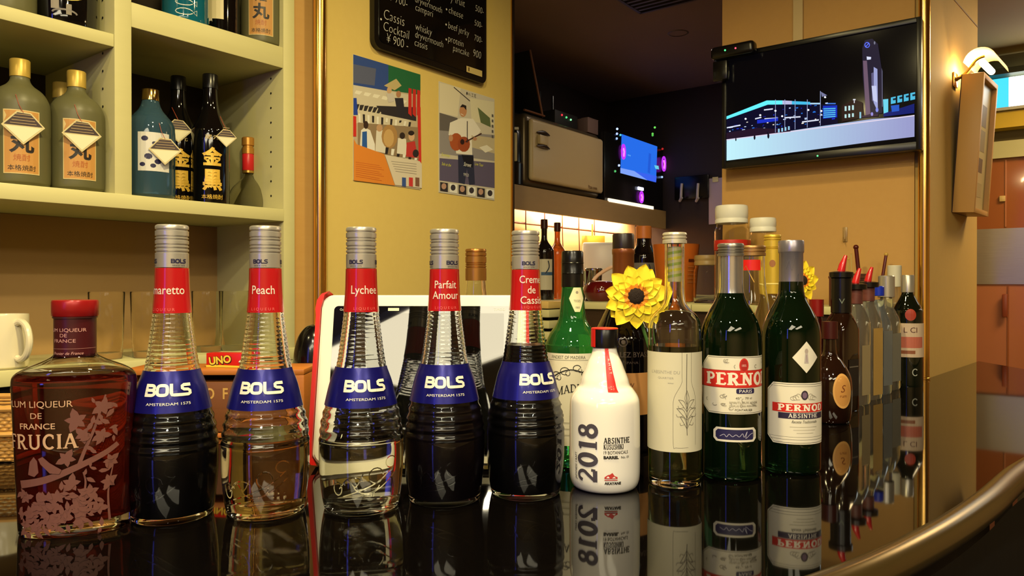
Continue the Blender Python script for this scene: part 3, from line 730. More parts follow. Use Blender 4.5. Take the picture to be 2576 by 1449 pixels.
def liq_prof(prof, level, thick, floor_z=0.006):
    p = [(max(r - thick * .55, .001), z) for r, z in prof if floor_z - .0005 < z < level]
    rl = rad_at(prof, level) - thick * .55
    return [(0, floor_z)] + [(p[0][0] * .9, floor_z)] + p + [(rl, level), (0, level)]

BP = smoothprof([(0, .0385), (.004, .0402), (.0192, .0428), (.0439, .0450), (.066, .0453), (.0768, .0447), (.0928, .0432), (.1096, .0392), (.136, .0330), (.1546, .0266), (.1836, .0222), (.2117, .0187), (.235, .0168), (.260, .0160), (.270, .0150)], 7)
def bols_prof():
    out, z = [], 0.0
    zs = [k * .0012 for k in range(int(.268 / .0012))]
    for z in zs:
        r = rad_at(BP, z)
        if .156 < z < .2105: r += .00026 * sin((z - .156) / .0044 * 2 * pi)
        if .072 < z < .111: r += .0006 * sin((z - .072) / .0098 * 2 * pi)
        out.append((r, z))
    return out
BOP = bols_prof()
def bols_logo(a, x, y, h, m, sx=1.0):
    """wide heavy letters with rounded corners"""
    w = h * .24
    def R(pts): a.rib([(x + px * h * sx, y + py * h) for px, py in pts], w, m)
    def ring(cx, hw, hh, cy=.5): R([(cx + hw * 1.0 * (abs(cos(t)) ** .6) * (1 if cos(t) >= 0 else -1), cy + hh * (abs(sin(t)) ** .6) * (1 if sin(t) >= 0 else -1)) for t in [2 * pi * k / 28 for k in range(28)] + [0]])
    R([(.12, 0), (.12, 1)]); R([(.1, .88), *arc(.55, .70, .22, .18, 90, -90, 6), (.1, .52)]); R([(.1, .52), *arc(.58, .32, .24, .20, 90, -90, 6), (.1, .12)])
    ring(1.38, .36, .38)
    R([(2.02, 1), (2.02, .28), (2.08, .14), (2.22, .12), (2.62, .12)])
    R([(3.45, .88), (2.92, .88), (2.80, .80), (2.80, .62), (2.92, .53), (3.22, .50), (3.34, .40), (3.34, .2), (3.22, .12), (2.62, .12)])
def make_bols(name, label, px, d, words, fill, yaw, lyaw, logo_yaw, red_txt, cap_yaw, group='tall ribbed liqueur bottles with blue labels'):
    x, y = at(px, d)
    t = thing(name, label, 'bottle', (x, y, 0), face_cam(x, y), group)
    obj('glass_body', lathe(bmesh.new(), thin_shell(BOP, .0026, .007), 64), M_glass, t, angle=60)
    lv, lm = fill
    obj('liqueur', lathe(bmesh.new(), liq_prof(BOP, lv, .0026, .007), 64), lm, t, angle=60)
    gro = [.2985, .2915, .2885, .2830, .2795, .2755]
    obj('screw_cap', lathe(bmesh.new(), ringed_cap(.0163, .2595, .304, gro), 56), M_silver, t)
    # lettering on the cap
    a = Art(); NV = flat((26, 24, 60))
    Rc = .0163
    for off in (cap_yaw, cap_yaw + radians(112), cap_yaw - radians(112)):
        u0 = off * Rc
        bols_logo(a, u0 - .0080, .2636, .0046, NV, 1.0)
        a.text('SINCE 1575', u0, .2608, .0018, NV, 'c', sx=1.5)
    a.build('cap_lettering', t, cyl_surf([(Rc, .2), (Rc, .31)], Rc), du=.003, eps=.00015)
    # red sleeve
    a = Art(); R0 = .0175; half = pi * R0
    a.rect(-half, .2122, half, .2588, M_bolsred)
    LW = flat((222, 210, 196)); LP = flat((222, 96, 92))
    n = len(words)
    for k, w_ in enumerate(words):
        a.text(w_, yaw * R0, .2318 + (n - 1) * .0058 - k * .0118, .0128 if n == 1 else .0122, LW, 'c', sx=.86, bold=.004)
    a.text('L I Q U E U R', yaw * R0, .2145, .0042, LP, 'c', sx=.95)
    a.build('neck_sleeve', t, cyl_surf(BP, R0), du=.0022, dv=.008, eps=.0006, dz=.00022, smooth=True)
    # blue label
    a = Art(); R1 = .033; w0 = radians(82) * R1; c = lyaw * R1
    a.rect(c - w0, .1125, c + w0, .1535, M_bolsblue)
    bols_logo(a, logo_yaw * R1 - .0215 * 1.0, .1290, .0125, M_logo, 1.0)
    a.text('AMSTERDAM 1575', logo_yaw * R1 + .001, .1205, .0037, M_logo, 'c', sx=1.25)
    a.build('blue_label', t, cyl_surf([(r, z) for r, z in BP], R1), du=.0030, dv=.006, eps=.0009, dz=.00018, smooth=True)
    # moulded emblem near the foot
    a = Art()
    for pts in ([(-.030, .022), (-.012, .028), (.008, .036), (.026, .049)], [(-.028, .018), (-.008, .022), (.012, .030), (.030, .043)],
                arc(-.018, .036, .010, .006, 200, 20), arc(.006, .043, .008, .008, 0, 330), arc(.024, .055, .007, .006, 20, 300), arc(-.004, .034, .014, .009, 190, 350),
                [(-.034, .030), (-.024, .040), (-.016, .032), (-.008, .046)], arc(-.036, .030, .005, .007, 0, 360)):
        a.rib(cr(list(pts), 3) if len(pts) < 8 else pts, .0012, M_glass)
    a.build('moulded_emblem', t, cyl_surf(BOP, .046, yaw), du=.004, eps=.0004)
    return t
M_dkliq = mat('dark_liqueur', (5, 4, 6), 0.3, spec=0.2)
M_purple = mat('violet_black_liqueur', (10, 4, 9), 0.3, spec=0.2)
make_bols('liqueur_bottle', 'tall ribbed bottle of Amaretto with a silver cap and blue label', 433, .772, ['Amaretto'], (.112, M_dkliq), radians(-30), radians(-4), radians(-8), None, radians(24))
make_bols('liqueur_bottle', 'tall ribbed bottle of Peach with pale liqueur and a blue label', 668, .788, ['Peach'], (.081, M_liqpeach), radians(-9), radians(-8), radians(-8), None, radians(-20))
make_bols('liqueur_bottle', 'tall ribbed bottle of Lychee with clear liqueur in front of the tablet', 909, .803, ['Lychee'], (.0775, M_liq), radians(12), radians(-5), radians(6), None, radians(-22))
make_bols('liqueur_bottle', 'tall ribbed bottle of Parfait Amour, dark violet, in front of the tablet', 1118, .832, ['Parfait', 'Amour'], (.113, M_purple), radians(5), radians(-2), radians(0), None, radians(36))
make_bols('liqueur_bottle', 'tall ribbed bottle of Creme de Cassis filled nearly to the red sleeve', 1322, .856, ['Creme', 'de', 'Cassis'], (.172, M_dkliq), radians(24), radians(10), radians(26), None, radians(14))

# plum liqueur bottle, oval in plan
fx, fy = at(189, .727)
fr = thing('plum_liqueur_bottle', 'squat oval bottle of dark red plum liqueur printed with blossom branches', 'bottle', (fx, fy, 0), radians(20))
FPf = smoothprof([(0, .0465), (.004, .0488), (.03, .0500), (.08, .0520), (.135, .0542), (.148, .0545), (.1545, .0518), (.160, .0440), (.1665, .0290), (.1715, .0200), (.176, .0178)], 6)
def oval(bm, prof, seg=72):
    rings = []
    for r, z in prof:
        if r < 1e-6: rings.append([bm.verts.new((0, 0, z))]); continue
        b_ = r if z > .172 else r * (.56 if z < .15 else .56 + .44 * min(1, (z - .15) / .022))
        rings.append([bm.verts.new((r * sin(2 * pi * k / seg), -b_ * cos(2 * pi * k / seg), z)) for k in range(seg)])
    for a, b in zip(rings[:-1], rings[1:]):
        for k in range(seg):
            k2 = (k + 1) % seg
            if len(a) == 1: bm.faces.new((a[0], b[k2], b[k]))
            elif len(b) == 1: bm.faces.new((a[k], a[k2], b[0]))
            else: bm.faces.new((a[k], a[k2], b[k2], b[k]))
    return bm
M_plum = mat('plum_liqueur', trans=0.86, ior=1.36, rough=0.0, raw=(0.24, 0.022, 0.012))
obj('glass_body', oval(bmesh.new(), thin_shell(FPf, .003, .012)), M_glass, fr, angle=60)
pl = [(r - .0018, z) for r, z in FPf if .012 < z < .1560]
obj('liqueur', oval(bmesh.new(), [(0, .012), (pl[0][0] * .9, .012)] + pl + [(0, .1562)]), M_plum, fr, angle=60)
obj('neck_sleeve', lathe(bmesh.new(), [(.0168, .171), (.0185, .171), (.0185, .2085), (.0168, .2085)], 48), mat('sleeve_maroon', (66, 14, 20), 0.35), fr)
obj('cap', lathe(bmesh.new(), [(0, .2105), (.0198, .2105), (.0205, .2115), (.0205, .2245), (.0198, .2262), (.0178, .2266), (0, .2262)], 48), mat('cap_red', (150, 24, 24), 0.28, 0.2), fr)
obj('cap_band', lathe(bmesh.new(), [(.0186, .2085), (.0196, .2088), (.0196, .2103), (.0186, .2106)], 48), mat('cap_band_dark', (90, 50, 50), 0.3, 0.6), fr)
a = Art(); TX = flat((206, 150, 140))
for k, s in enumerate(('PLUM LIQUEUR', 'DE', 'FRANCE')): a.text(s, -.007, .196 - k * .0052, .0048, TX, 'c', sx=1.25)
a.text('Prunier de France', -.004, .1738, .0040, TX, 'c', shear=.3); a.rect(-.026, .1795, .026, .1797, TX)
a.build('sleeve_lettering', fr, cyl_surf([(.0186, .1), (.0186, .25)], .0186), du=.003, eps=.0002)
a = Art(); FT = flat((200, 160, 124)); BR = mat('frosted_print', (112, 68, 58), 0.6)
a.text('PLUM LIQUEUR', -.0275, .1255, .0088, FT, 'c', sx=1.04); a.text('DE', -.0275, .1150, .0078, FT, 'c', sx=1.15); a.text('FRANCE', -.0275, .1050, .0078, FT, 'c', sx=1.15, bold=.01)
a.serif('FRUCIA', -.0250, .0860, .0140, FT, 'c', T=.17, sx=1.12)
rr = random.Random(11)
def leaf(x, y, L, an, w=.42):
    c, s = cos(an), sin(an)
    pts = [(0, 0), (.3, w * .5), (.6, w * .45), (1, 0), (.62, -w * .42), (.3, -w * .5)]
    a.poly([(x + (px * c - py * s) * L, y + (px * s + py * c) * L) for px, py in pts], BR)
def flower_(x, y, R):
    for k in range(5): leaf(x, y, R * (.95 if k % 2 else .75), k * 2 * pi / 5 + x * 90, .6)
def branch(pts, w0, w1):
    a.rib(cr(pts, 6), lambda t: w0 + (w1 - w0) * t, BR)
branch([(-.046, .052), (-.02, .057), (.006, .067), (.030, .078), (.042, .086)], .0075, .0045)
branch([(.008, .068), (.014, .085), (.020, .100), (.026, .120), (.030, .135)], .0035, .0015)
branch([(.004, .010), (.010, .028), (.014, .050), (.012, .062)], .003, .0012)
branch([(-.036, .030), (-.02, .022), (-.008, .010)], .002, .001)
branch([(.036, .012), (.034, .04), (.038, .066)], .0025, .001)
for x, y, R in ((.006, .112, .013), (.028, .124, .012), (.012, .098, .010), (.027, .096, .010), (.036, .070, .010), (-.002, .076, .011), (.002, .052, .011), (.018, .042, .011), (.008, .030, .012), (-.010, .040, .010),
                (-.026, .030, .013), (-.036, .024, .012), (-.018, .018, .012), (-.030, .010, .009), (.010, .016, .010), (-.004, .022, .011), (.026, .026, .010), (.034, .050, .010), (-.040, .040, .008), (-.014, .030, .009)): flower_(x, y, R)
for k in range(150):
    x, y = rr.uniform(-.048, .030), rr.uniform(.006, .046)
    if rr.random() < (x + .03) * 9: continue
    leaf(x, y, rr.uniform(.006, .011), rr.uniform(0, 6.3))
for k in range(24):
    x, y = rr.uniform(.012, .042), rr.uniform(.05, .13)
    leaf(x, y, rr.uniform(.006, .011), rr.uniform(0, 6.3))
a.poly([(-.036, .062), (-.034, .074), (-.030, .079), (-.027, .075), (-.026, .064), (-.030, .060)], BR); a.poly([(-.016, .063), (-.024, .072), (-.026, .077), (-.022, .079), (-.016, .073), (-.006, .066), (-.008, .062)], BR)
_EL = [(0.0, 0.0)]
for k in range(1, 161):
    t0_, t1_ = (k - 1) * pi / 160, k * pi / 160
    _EL.append((k * pi / 160, _EL[-1][1] + sqrt((sin(t1_) - sin(t0_)) ** 2 + (.56 * (cos(t1_) - cos(t0_))) ** 2)))
def el_angle(s):
    sg = 1 if s >= 0 else -1; s = abs(s)
    for (t0_, s0_), (t1_, s1_) in zip(_EL[:-1], _EL[1:]):
        if s0_ <= s <= s1_: return sg * (t0_ + (t1_ - t0_) * (s - s0_) / (s1_ - s0_))
    return sg * pi
def oval_surf(u, v, h):
    r = rad_at(FPf, v); th = el_angle(u / .053); return ((r + h) * sin(th), -(r * .56 + h) * cos(th), v)
a.items = [it for it in a.items]
a.build('printed_blossom', fr, oval_surf, du=.005, dv=.02, eps=.0008, dz=4e-6)

# white ceramic bottle marked 2018
wx, wy = at(1521, .881)
wb = thing('white_ceramic_bottle', 'white ceramic absinthe bottle marked 2018 with a black and red cap', 'bottle', (wx, wy, 0), face_cam(wx, wy))
WP = smoothprof([(0, .0330), (.0015, .0368), (.006, .0398), (.014, .0416), (.030, .0421), (.070, .0421), (.098, .0416), (.108, .0398), (.1165, .0345), (.1215, .0302), (.130, .0278), (.140, .0238), (.149, .0204), (.158, .0160), (.166, .0142), (.172, .0140)], 6)
obj('ceramic_body', lathe(bmesh.new(), solid(WP), 72), mat('white_glaze', (240, 234, 224), 0.12, coat=0.5), wb, angle=60)
obj('cap', lathe(bmesh.new(), [(.0145, .1665), (.0158, .1668), (.0160, .1700), (.0160, .1875), (.0152, .1890), (0, .1890)], 48), M_black, wb)
a = Art(); a.rect(-.0242, .1675, -.0115, .1885, M_red); a.build('cap_seal', wb, cyl_surf([(.0162, .1), (.0162, .2)], .0160), du=.002, eps=.0002)
obj('cap_top', lathe(bmesh.new(), [(0, .1891), (.0150, .1891), (.0160, .1884), (.0163, .1890), (.0152, .1899), (0, .1901)], 48), M_red, wb)
a = Art(); a.poly([(.0035, .1175), (.0145, .1170), (.0090, .167), (.0005, .167)], mat('seal_red', (206, 34, 30), 0.35))
for k, ch in enumerate('VERMUT'): a.text(ch, .0055 + k * .0003, .1625 - k * .0048, .0046, flat((240, 210, 200)), 'c', rot=-pi / 2 + .1)
a.text('\u5c01', .0088, .1200, .005, flat((240, 160, 150)), 'c')
a.build('paper_seal', wb, cyl_surf(WP, .030), du=.003, dv=.004, eps=.0006, smooth=True)
a = Art(); GY = flat((72, 66, 76)); BK = flat((28, 26, 28))
a.serif('2018', -.0085, .0135, .0245, GY, T=.19, sw=.17, rot=pi / 2, sx=1.06, gap=.05)
a.text('JAPANESE CRAFT', -.0355, .0150, .0048, BK, rot=pi / 2, sx=.85)
a.serif('ABSINTHE', -.0010, .0600, .0066, BK, T=.20, sx=.86); a.serif('KUSUSHIKI', -.0010, .0533, .0058, BK, T=.2, sx=.66)
a.text('19 BOTANICALS', -.0010, .0478, .0052, BK, sx=.8); a.text('BARREL', -.0010, .0425, .0046, BK, sx=1.1, bold=.05); a.text('No. 01', .0195, .0425, .0040, BK, sx=1.0)
RD = flat((196, 60, 56))
a.poly([(0, .0195), (.0150, .0195), (.0150, .0215), (.0115, .0228), (.0090, .0265), (.0060, .0245), (.0035, .0240), (.0, .0215)], RD); a.rect(0, .0176, .0150, .0184, RD)
a.poly([(.0020, .0205), (.0060, .0205), (.0040, .0228)], flat((240, 232, 222))); a.poly([(.0085, .0203), (.0130, .0203), (.0110, .0222)], flat((240, 232, 222)))
a.text('AKAYANE', 0, .0130, .0042, BK, sx=1.0, bold=.04)
a.build('printed_lettering', wb, cyl_surf(WP, .0421), du=.004, eps=.0005)

# clear square-shouldered bottle with the sketched label
cx_, cy_ = at(1697, .896)
cbt = thing('absinthe_bottle', 'clear long necked bottle with a pale label sketched with a leaf and bottle outline', 'bottle', (cx_, cy_, 0), face_cam(cx_, cy_))
CP = smoothprof([(0, .0290), (.003, .0312), (.010, .0318), (.03, .0320), (.12, .0320), (.180, .0320), (.190, .0316), (.198, .0300), (.206, .0252), (.213, .0180), (.219, .0142), (.228, .0124), (.24, .0119), (.27, .0119), (.292, .0122)], 6)
obj('glass_body', lathe(bmesh.new(), thin_shell(CP, .0024, .010), 56), M_glass, cbt, angle=60)
obj('absinthe', lathe(bmesh.new(), liq_prof(CP, .168, .0024, .010), 56), mat('olive_absinthe', trans=0.88, ior=1.36, rough=0.0, raw=(0.10, 0.10, 0.03)), cbt, angle=60)
obj('screw_cap', lathe(bmesh.new(), ringed_cap(.0146, .2915, .3048, [.3005, .2965], .0005), 48), mat('cap_pale', (214, 206, 184), 0.3, 0.5), cbt)
bm = bmesh.new(); lathe(bm, [(0, .2450), (.0078, .2450), (.0082, .2465), (.0082, .2860), (.0070, .2875), (0, .2880)], 32)
st = obj('stopper', bm, mat('stopper_cream', (226, 216, 160), 0.3), cbt)
a = Art()
for k in range(5): a.poly([(-.0255, .2465 + k * .0070), (.0255, .2465 + k * .0070 + .0085), (.0255, .2465 + k * .0070 + .0118), (-.0255, .2465 + k * .0070 + .0033)], flat((226, 214, 60)) if k % 2 else flat((160, 178, 70)))
a.items = [i for i in a.items if all(.2455 < p[1] < .2870 for p in i[0])]
a.build('twist_stripes', st, cyl_surf([(.0083, .2), (.0083, .3)], .0083), du=.002, eps=.0002)
a = Art(); PAP = mat('label_paper_pale', (204, 197, 172), 0.55); INK = flat((96, 90, 80)); INK2 = flat((150, 146, 136)); RL = .032
hw = radians(86) * RL
a.rect(-hw, .0440, hw, .1615, PAP)
a.text('L\'ABSINTHE DU', -.0120, .1360, .0056, INK2, 'c', sx=.95); a.text('QUARTIER', -.0105, .1300, .0034, INK2, 'c', sx=1.2); a.text('bitter', -.0040, .1245, .0026, INK2, 'c', sx=1.2)
def ln(pts, w=.0005): a.rib(cr(pts, 5), w, INK)
ln([(.0085, .1615), (.0085, .135), (.0080, .125), (-.0005, .108), (-.0015, .09), (-.0012, .052), (.002, .0495), (.0165, .0495)], .00035)
ln([(.0205, .1615), (.0205, .135), (.0210, .125), (.0262, .110), (.0270, .09), (.0268, .052)], .00035)
ln([(.0145, .1600), (.0142, .12), (.0148, .098), (.0144, .080), (.0150, .064)], .0008)
for sgn in (-1, 1):
    for k, (dy, L) in enumerate(((.100, .010), (.090, .012), (.080, .008))):
        ln([(.0146, dy - .008), (.0146 + sgn * L * .5, dy - .001), (.0146 + sgn * L, dy + .006)], .0005); ln([(.0146, dy - .006), (.0146 + sgn * L * .35, dy + .004), (.0146 + sgn * L, dy + .006)], .0005)
        ln([(.0146 + sgn * L * .4, dy - .003), (.0146 + sgn * L * .9, dy - .004), (.0146 + sgn * L * 1.05, dy - .001)], .0004)
ln([(.0146, .100), (.0120, .108), (.0146, .117)], .0004); ln([(.0146, .100), (.0172, .108), (.0146, .117)], .0004)
a.build('paper_label', cbt, cyl_surf(CP, RL), du=.004, eps=.0004, smooth=True)

# the two green pastis bottles
def green_bottle(px, d, H, r, label, neck, name):
    x, y = at(px, d)
    t = thing(name, label, 'bottle', (x, y, 0), face_cam(x, y))
    sh_ = .2145 if H > .3 else .212
    P_ = smoothprof([(0, r * .90), (.004, r * .98), (.012, r), (.08, r), (.160, r), (.180, r * .985), (.194, r * .90), (.207, r * .74), (.219, r * .56), (.229, r * .455), (.240, r * .42), (.28, r * .40)], 6)
    return t, P_
def label_poly(x0, x1, y0, y1, c, n=3): return [(x0 + c, y0), (x1 - c, y0), (x1, y0 + c), (x1, y1 - c), (x1 - c, y1), (x0 + c, y1), (x0, y1 - c), (x0, y0 + c)]
pe, PP = green_bottle(1838, .932, .294, .0372, 'dark green bottle with red banner label over PARIS and a small blue signature label', None, 'pastis_bottle')
bm = lathe(bmesh.new(), solid([q for q in PP if q[1] < .232]), 64); obj('glass_body', bm, M_dgreen, pe, angle=60)
bm = lathe(bmesh.new(), [(.0150, .229), (.0165, .2305), (.0155, .238), (.0150, .279), (.0142, .280)], 48); obj('neck_foil', bm, mat('foil_silver', (206, 204, 206), 0.18, 0.9), pe)
obj('screw_cap', lathe(bmesh.new(), ringed_cap(.0164, .2775, .2935, [.2880, .2845, .2815], .0005), 48), mat('cap_grey', (150, 146, 138), 0.3, 0.8), pe)
CR = mat('label_cream', (226, 218, 198), 0.5); RDB = flat((206, 44, 34)); NVB = flat((40, 36, 78)); GR = flat((150, 142, 124)); OL = flat((70, 66, 60))
a = Art(); yo = .0162
L0, L1 = yo - .0560, yo + .0560
a.poly([(L0 + .012, .0835), (L1 - .012, .0835), (L1, .093), (L1, .112), (L1 + .004, .114), (L1 + .004, .136), (L1, .138), (L1, .143), (L1 - .010, .1540), (L0 + .010, .1540), (L0, .143), (L0, .138), (L0 - .004, .136), (L0 - .004, .114), (L0, .112), (L0, .093)], CR)
for c_, w_ in ((.0015, .0005),):
    P_ = [(L0 + .012, .0850), (L1 - .012, .0850), (L1 - .0015, .0935), (L1 - .0015, .1425), (L1 - .011, .1525), (L0 + .011, .1525), (L0 + .0015, .1425), (L0 + .0015, .0935), (L0 + .012, .0850)]
    a.rib(P_, .0006, OL)
a.rect(L0 - .0030, .1155, L1 + .003, .1370, flat((160, 34, 28))); a.rect(L0 - .0024, .1163, L1 + .0024, .1362, RDB)
a.serif('PERNOD', yo, .1190, .0148, flat((240, 226, 206)), 'c', T=.24, sw=.19, sh=.12, sx=1.26, gap=.10)
a.ell(yo + .000, .1430, .0060, .0088, flat((206, 52, 44))); a.ell(yo + .000, .1430, .0046, .0070, flat((170, 40, 36))); a.text('1805', yo + .000, .1415, .0040, flat((232, 180, 170)), 'c', sx=.8)
a.poly(rrect(yo - .0095, .1085, yo + .0145, .1148, .002), NVB); a.text('PARIS', yo + .0025, .1097, .0056, flat((236, 230, 222)), 'c', sx=1.25)
rr = random.Random(3)
for k in range(26):
    x = rr.uniform(L0 + .008, L1 - .008); y_ = rr.choice([rr.uniform(.139, .151), rr.uniform(.089, .106)])
    if abs(x - yo) < .008 and y_ > .13: continue
    a.rib(arc(x, y_, rr.uniform(.0015, .0035), rr.uniform(.001, .0025), rr.uniform(0, 180), rr.uniform(200, 400), 6), .0006, GR)
a.text('45\u00b0   70 cl', yo, .1020, .0036, OL, 'c', sx=1.4); a.text('SPIRITUEUX ANISE', yo + .001, .0965, .0036, GR, 'c', sx=1.25); a.text('DEPUIS 1805 PERNOD', yo, .0925, .0030, GR, 'c', sx=1.2)
a.text('PONTARLIER', yo, .0875, .0038, OL, 'c', sx=1.0)
a.build('paper_label', pe, cyl_surf(PP, .0372), du=.004, dv=.02, eps=.0004, smooth=True)
yo = .0065
a = Art(); a.poly(label_poly(yo - .0275, yo + .0275, .0495, .0670, .004), CR); a.poly(label_poly(yo - .0245, yo + .0245, .0520, .0645, .003), NVB)
sg = [(-.019, .056), (-.014, .0585), (-.011, .0555), (-.008, .0590), (-.004, .0560), (0, .0585), (.004, .0560), (.008, .0600), (.010, .0555), (.014, .0625), (.012, .0540), (.018, .0585), (.022, .060)]
a.rib([(yo + x, y_) for x, y_ in cr(sg, 4)], .0006, flat((190, 186, 206)))
a.build('signature_label', pe, cyl_surf(PP, .0372), du=.004, eps=.0004, smooth=True)

pa, PP2 = green_bottle(1990, .962, .302, .0368, 'dark green bottle with a grey capsule, a diamond sticker and an absinthe label', None, 'absinthe_bottle')
bm = lathe(bmesh.new(), solid([q for q in PP2 if q[1] < .246]), 64); obj('glass_body', bm, M_dgreen, pa, angle=60)
obj('capsule', lathe(bmesh.new(), [(.0152, .2275), (.0156, .2280), (.0155, .2300), (.0150, .2360), (.0149, .2820), (.0158, .2835), (.0160, .2850), (.0160, .2975), (.0152, .2990), (0, .2990)], 48), mat('capsule_grey', (150, 144, 156), 0.32, 0.75), pa)
a = Art()
for pts in ([(-.006, .262), (-.002, .274), (.001, .260), (.004, .278)], [(.008, .240), (.010, .256), (.006, .246)], [(.004, .236), (.012, .236)]): a.rib(cr(pts, 4), .0005, flat((90, 84, 92)))
a.build('capsule_print', pa, cyl_surf([(.0151, .2), (.0151, .3)], .015), du=.003, eps=.0003)
a = Art(); yo = radians(26) * .0368; yd = .0190
a.poly([(yd, .1300), (yd + .0175, .1495), (yd, .1700), (yd - .0175, .1495)], CR); a.ell(yd, .1575, .0024, .0034, flat((176, 160, 150))); a.poly([(yd - .003, .1420), (yd + .003, .1420), (yd + .0018, .155), (yd - .0018, .155)], flat((184, 172, 168))); a.rib([(yd, .153), (yd + .0005, .144)], .0008, flat((150, 120, 130)))
a.build('diamond_sticker', pa, cyl_surf(PP2, .0368), du=.004, dv=.01, eps=.0004, smooth=True)
a = Art(); yo = .0148; L0, L1 = yo - .0460, yo + .0460
a.poly(label_poly(L0, L1, .0400, .1175, .009), CR); P_ = label_poly(L0 + .0018, L1 - .0018, .0418, .1157, .0082); a.rib(P_ + P_[:1], .0006, OL)
a.rect(L0 + .005, .1128, L1 - .005, .1132, OL); a.rect(L0 + .005, .0455, L1 - .005, .0459, OL); a.rect(L0 + .004, .0490, L1 - .004, .0493, OL)
a.ell(yo + .002, .1020, .0046, .0060, flat((54, 44, 56))); a.ell(yo + .002, .1020, .0030, .0040, flat((120, 96, 120)))
for sgn in (-1, 1):
    for k in range(3): a.rib(arc(yo + .002 + sgn * (.008 + k * .003), .100 - k * .001, .0035, .004 - k * .0008, 0, 300, 6), .0006, GR)
a.rect(L0 + .0080, .0805, L1 - .004, .0917, RDB); a.serif('PERNOD', yo + .002, .0822, .0080, flat((242, 232, 214)), 'c', T=.24, sw=.19, sh=.12, sx=1.55, gap=.12)
a.rect(L0 + .0160, .0722, L1 - .0120, .0797, flat((44, 36, 62))); a.serif('ABSINTHE', yo + .002, .0736, .0052, flat((232, 224, 214)), 'c', T=.17, sx=1.30, gap=.06)
a.text('Recette Traditionnelle', yo + .003, .0668, .0052, OL, 'c', sx=.72, shear=.5)
for k in range(3): a.rect(yo - .016 + k * .004, .0618 - k * .0038, yo + .020 - k * .003, .0621 - k * .0038, GR)
a.build('paper_label', pa, cyl_surf(PP2, .0368), du=.004, dv=.02, eps=.0004, smooth=True)

# green madeira bottle
x, y = at(1440, 1.000)
md = thing('madeira_bottle', 'bright green bottle with a black cap behind the white bottle', 'bottle', (x, y, 0), face_cam(x, y))
MP = smoothprof([(0, .0345), (.004, .0372), (.012, .0380), (.06, .0382), (.150, .0380), (.162, .0362), (.176, .0302), (.186, .0232), (.196, .0188), (.21, .0168), (.232, .0148), (.25, .0140)], 6)
obj('glass_body', lathe(bmesh.new(), solid(MP), 64), M_green, md, angle=60)
obj('cap', lathe(bmesh.new(), [(.0142, .2380), (.0152, .2385), (.0150, .2560), (.0156, .2566), (.0152, .2574), (.0150, .2700), (.0156, .2706), (.0150, .2714), (.0148, .2850), (.0135, .2872), (0, .2874)], 48), M_black, md)
a = Art(); a.poly([(.003, .2050), (.0095, .2050), (.0175, .2230), (.0130, .2375), (.0015, .2375), (-.0045, .2230)], mat('tag_cream', (222, 216, 176), 0.5)); a.ell(.0065, .2310, .002, .002, GR); a.text('TEGES', .0065, .2180, .0045, OL, 'c', sx=.8); a.text('1860', .0065, .2095, .0040, OL, 'c', sx=.8)
a.build('neck_seal', md, cyl_surf(MP, .0160), du=.0025, dv=.004, eps=.0008, smooth=True)
a = Art(); a.rect(-.060, .0300, .060, .1510, CR); BKI = flat((40, 38, 36))
a.text('FINDEST OF MADEIRA', -.006, .1440, .0060, BKI, 'c', sx=.80); a.rect(-.058, .1420, .058, .1424, BKI)
for cx0, cy0, r0 in ((-.010, .128, .006), (.006, .132, .005), (-.022, .122, .006), (-.030, .112, .005), (-.032, .098, .005), (.018, .124, .006)):
    a.rib(arc(cx0, cy0, r0, r0 * .8, 0, 300, 10), .0010, BKI); a.rib(arc(cx0 + .004, cy0 - .003, r0 * .5, r0 * .5, 90, 400, 8), .0008, BKI)
a.rib(cr([(-.034, .088), (-.036, .100), (-.030, .116), (-.016, .126), (0, .130), (.02, .124)], 6), .0014, BKI)
a.serif('MADEIRA', .006, .0990, .0105, BKI, 'c', T=.14, sx=1.0, lift=lambda p: -p * p * 9 + .002)
for k in range(9): a.rib(arc(-.028 + (k % 3) * .006, .080 - (k // 3) * .010, .004, .005, k * 30, k * 30 + 260, 8), .0010, BKI)
for k in range(3): a.rect(-.05, .060 - k * .008, .03, .0606 - k * .008, GR)
a.build('paper_label', md, cyl_surf(MP, .0380), du=.004, eps=.0004, smooth=True)

# dark sherry bottle
x, y = at(1568, 1.085)
gb = thing('sherry_bottle', 'broad black bottle with an orange label and brown capsule behind the sunflower', 'bottle', (x, y, 0), face_cam(x, y))
GP = smoothprof([(0, .0400), (.004, .0428), (.012, .0440), (.08, .0442), (.150, .0440), (.170, .0415), (.185, .0352), (.200, .0278), (.215, .0205), (.228, .0168), (.245, .0152)], 6)
obj('glass_body', lathe(bmesh.new(), solid(GP), 64), M_dkglass, gb, angle=60)
obj('capsule', lathe(bmesh.new(), [(.0156, .2300), (.0160, .2360), (.0158, .2850), (.0166, .2870), (.0166, .2930), (.0160, .2940), (0, .2940)], 48), mat('capsule_amber', (116, 62, 28), 0.3, 0.3), gb)
obj('cap', lathe(bmesh.new(), [(0, .2941), (.0158, .2941), (.0160, .2955), (.0160, .3140), (.0148, .3165), (0, .3170)], 48), mat('cap_dark_brown', (34, 24, 22), 0.35), gb)
a = Art(); OR = mat('label_orange', (214, 150, 84), 0.5)
a.rect(-.062, .0560, .062, .1160, OR); a.text('NSA .W', .0, .0960, .0085, flat((96, 60, 40)), 'c', sx=1.1)
DG = flat((84, 70, 60))
a.text('GONZALEZ BYASS', 0, .1385, .0105, DG, 'c', sx=.92, bold=.01); a.text('JEREZ  ESPANA', 0, .1290, .0050, DG, 'c', sx=1.3)
for k in range(6): a.rib(arc(0, .160, .006, .006, k * 60, k * 60 + 70, 5), .0012, DG)
a.ell(0, .160, .003, .003, DG)
a.build('paper_label', gb, cyl_surf(GP, .0442), du=.004, dv=.01, eps=.0004, smooth=True)

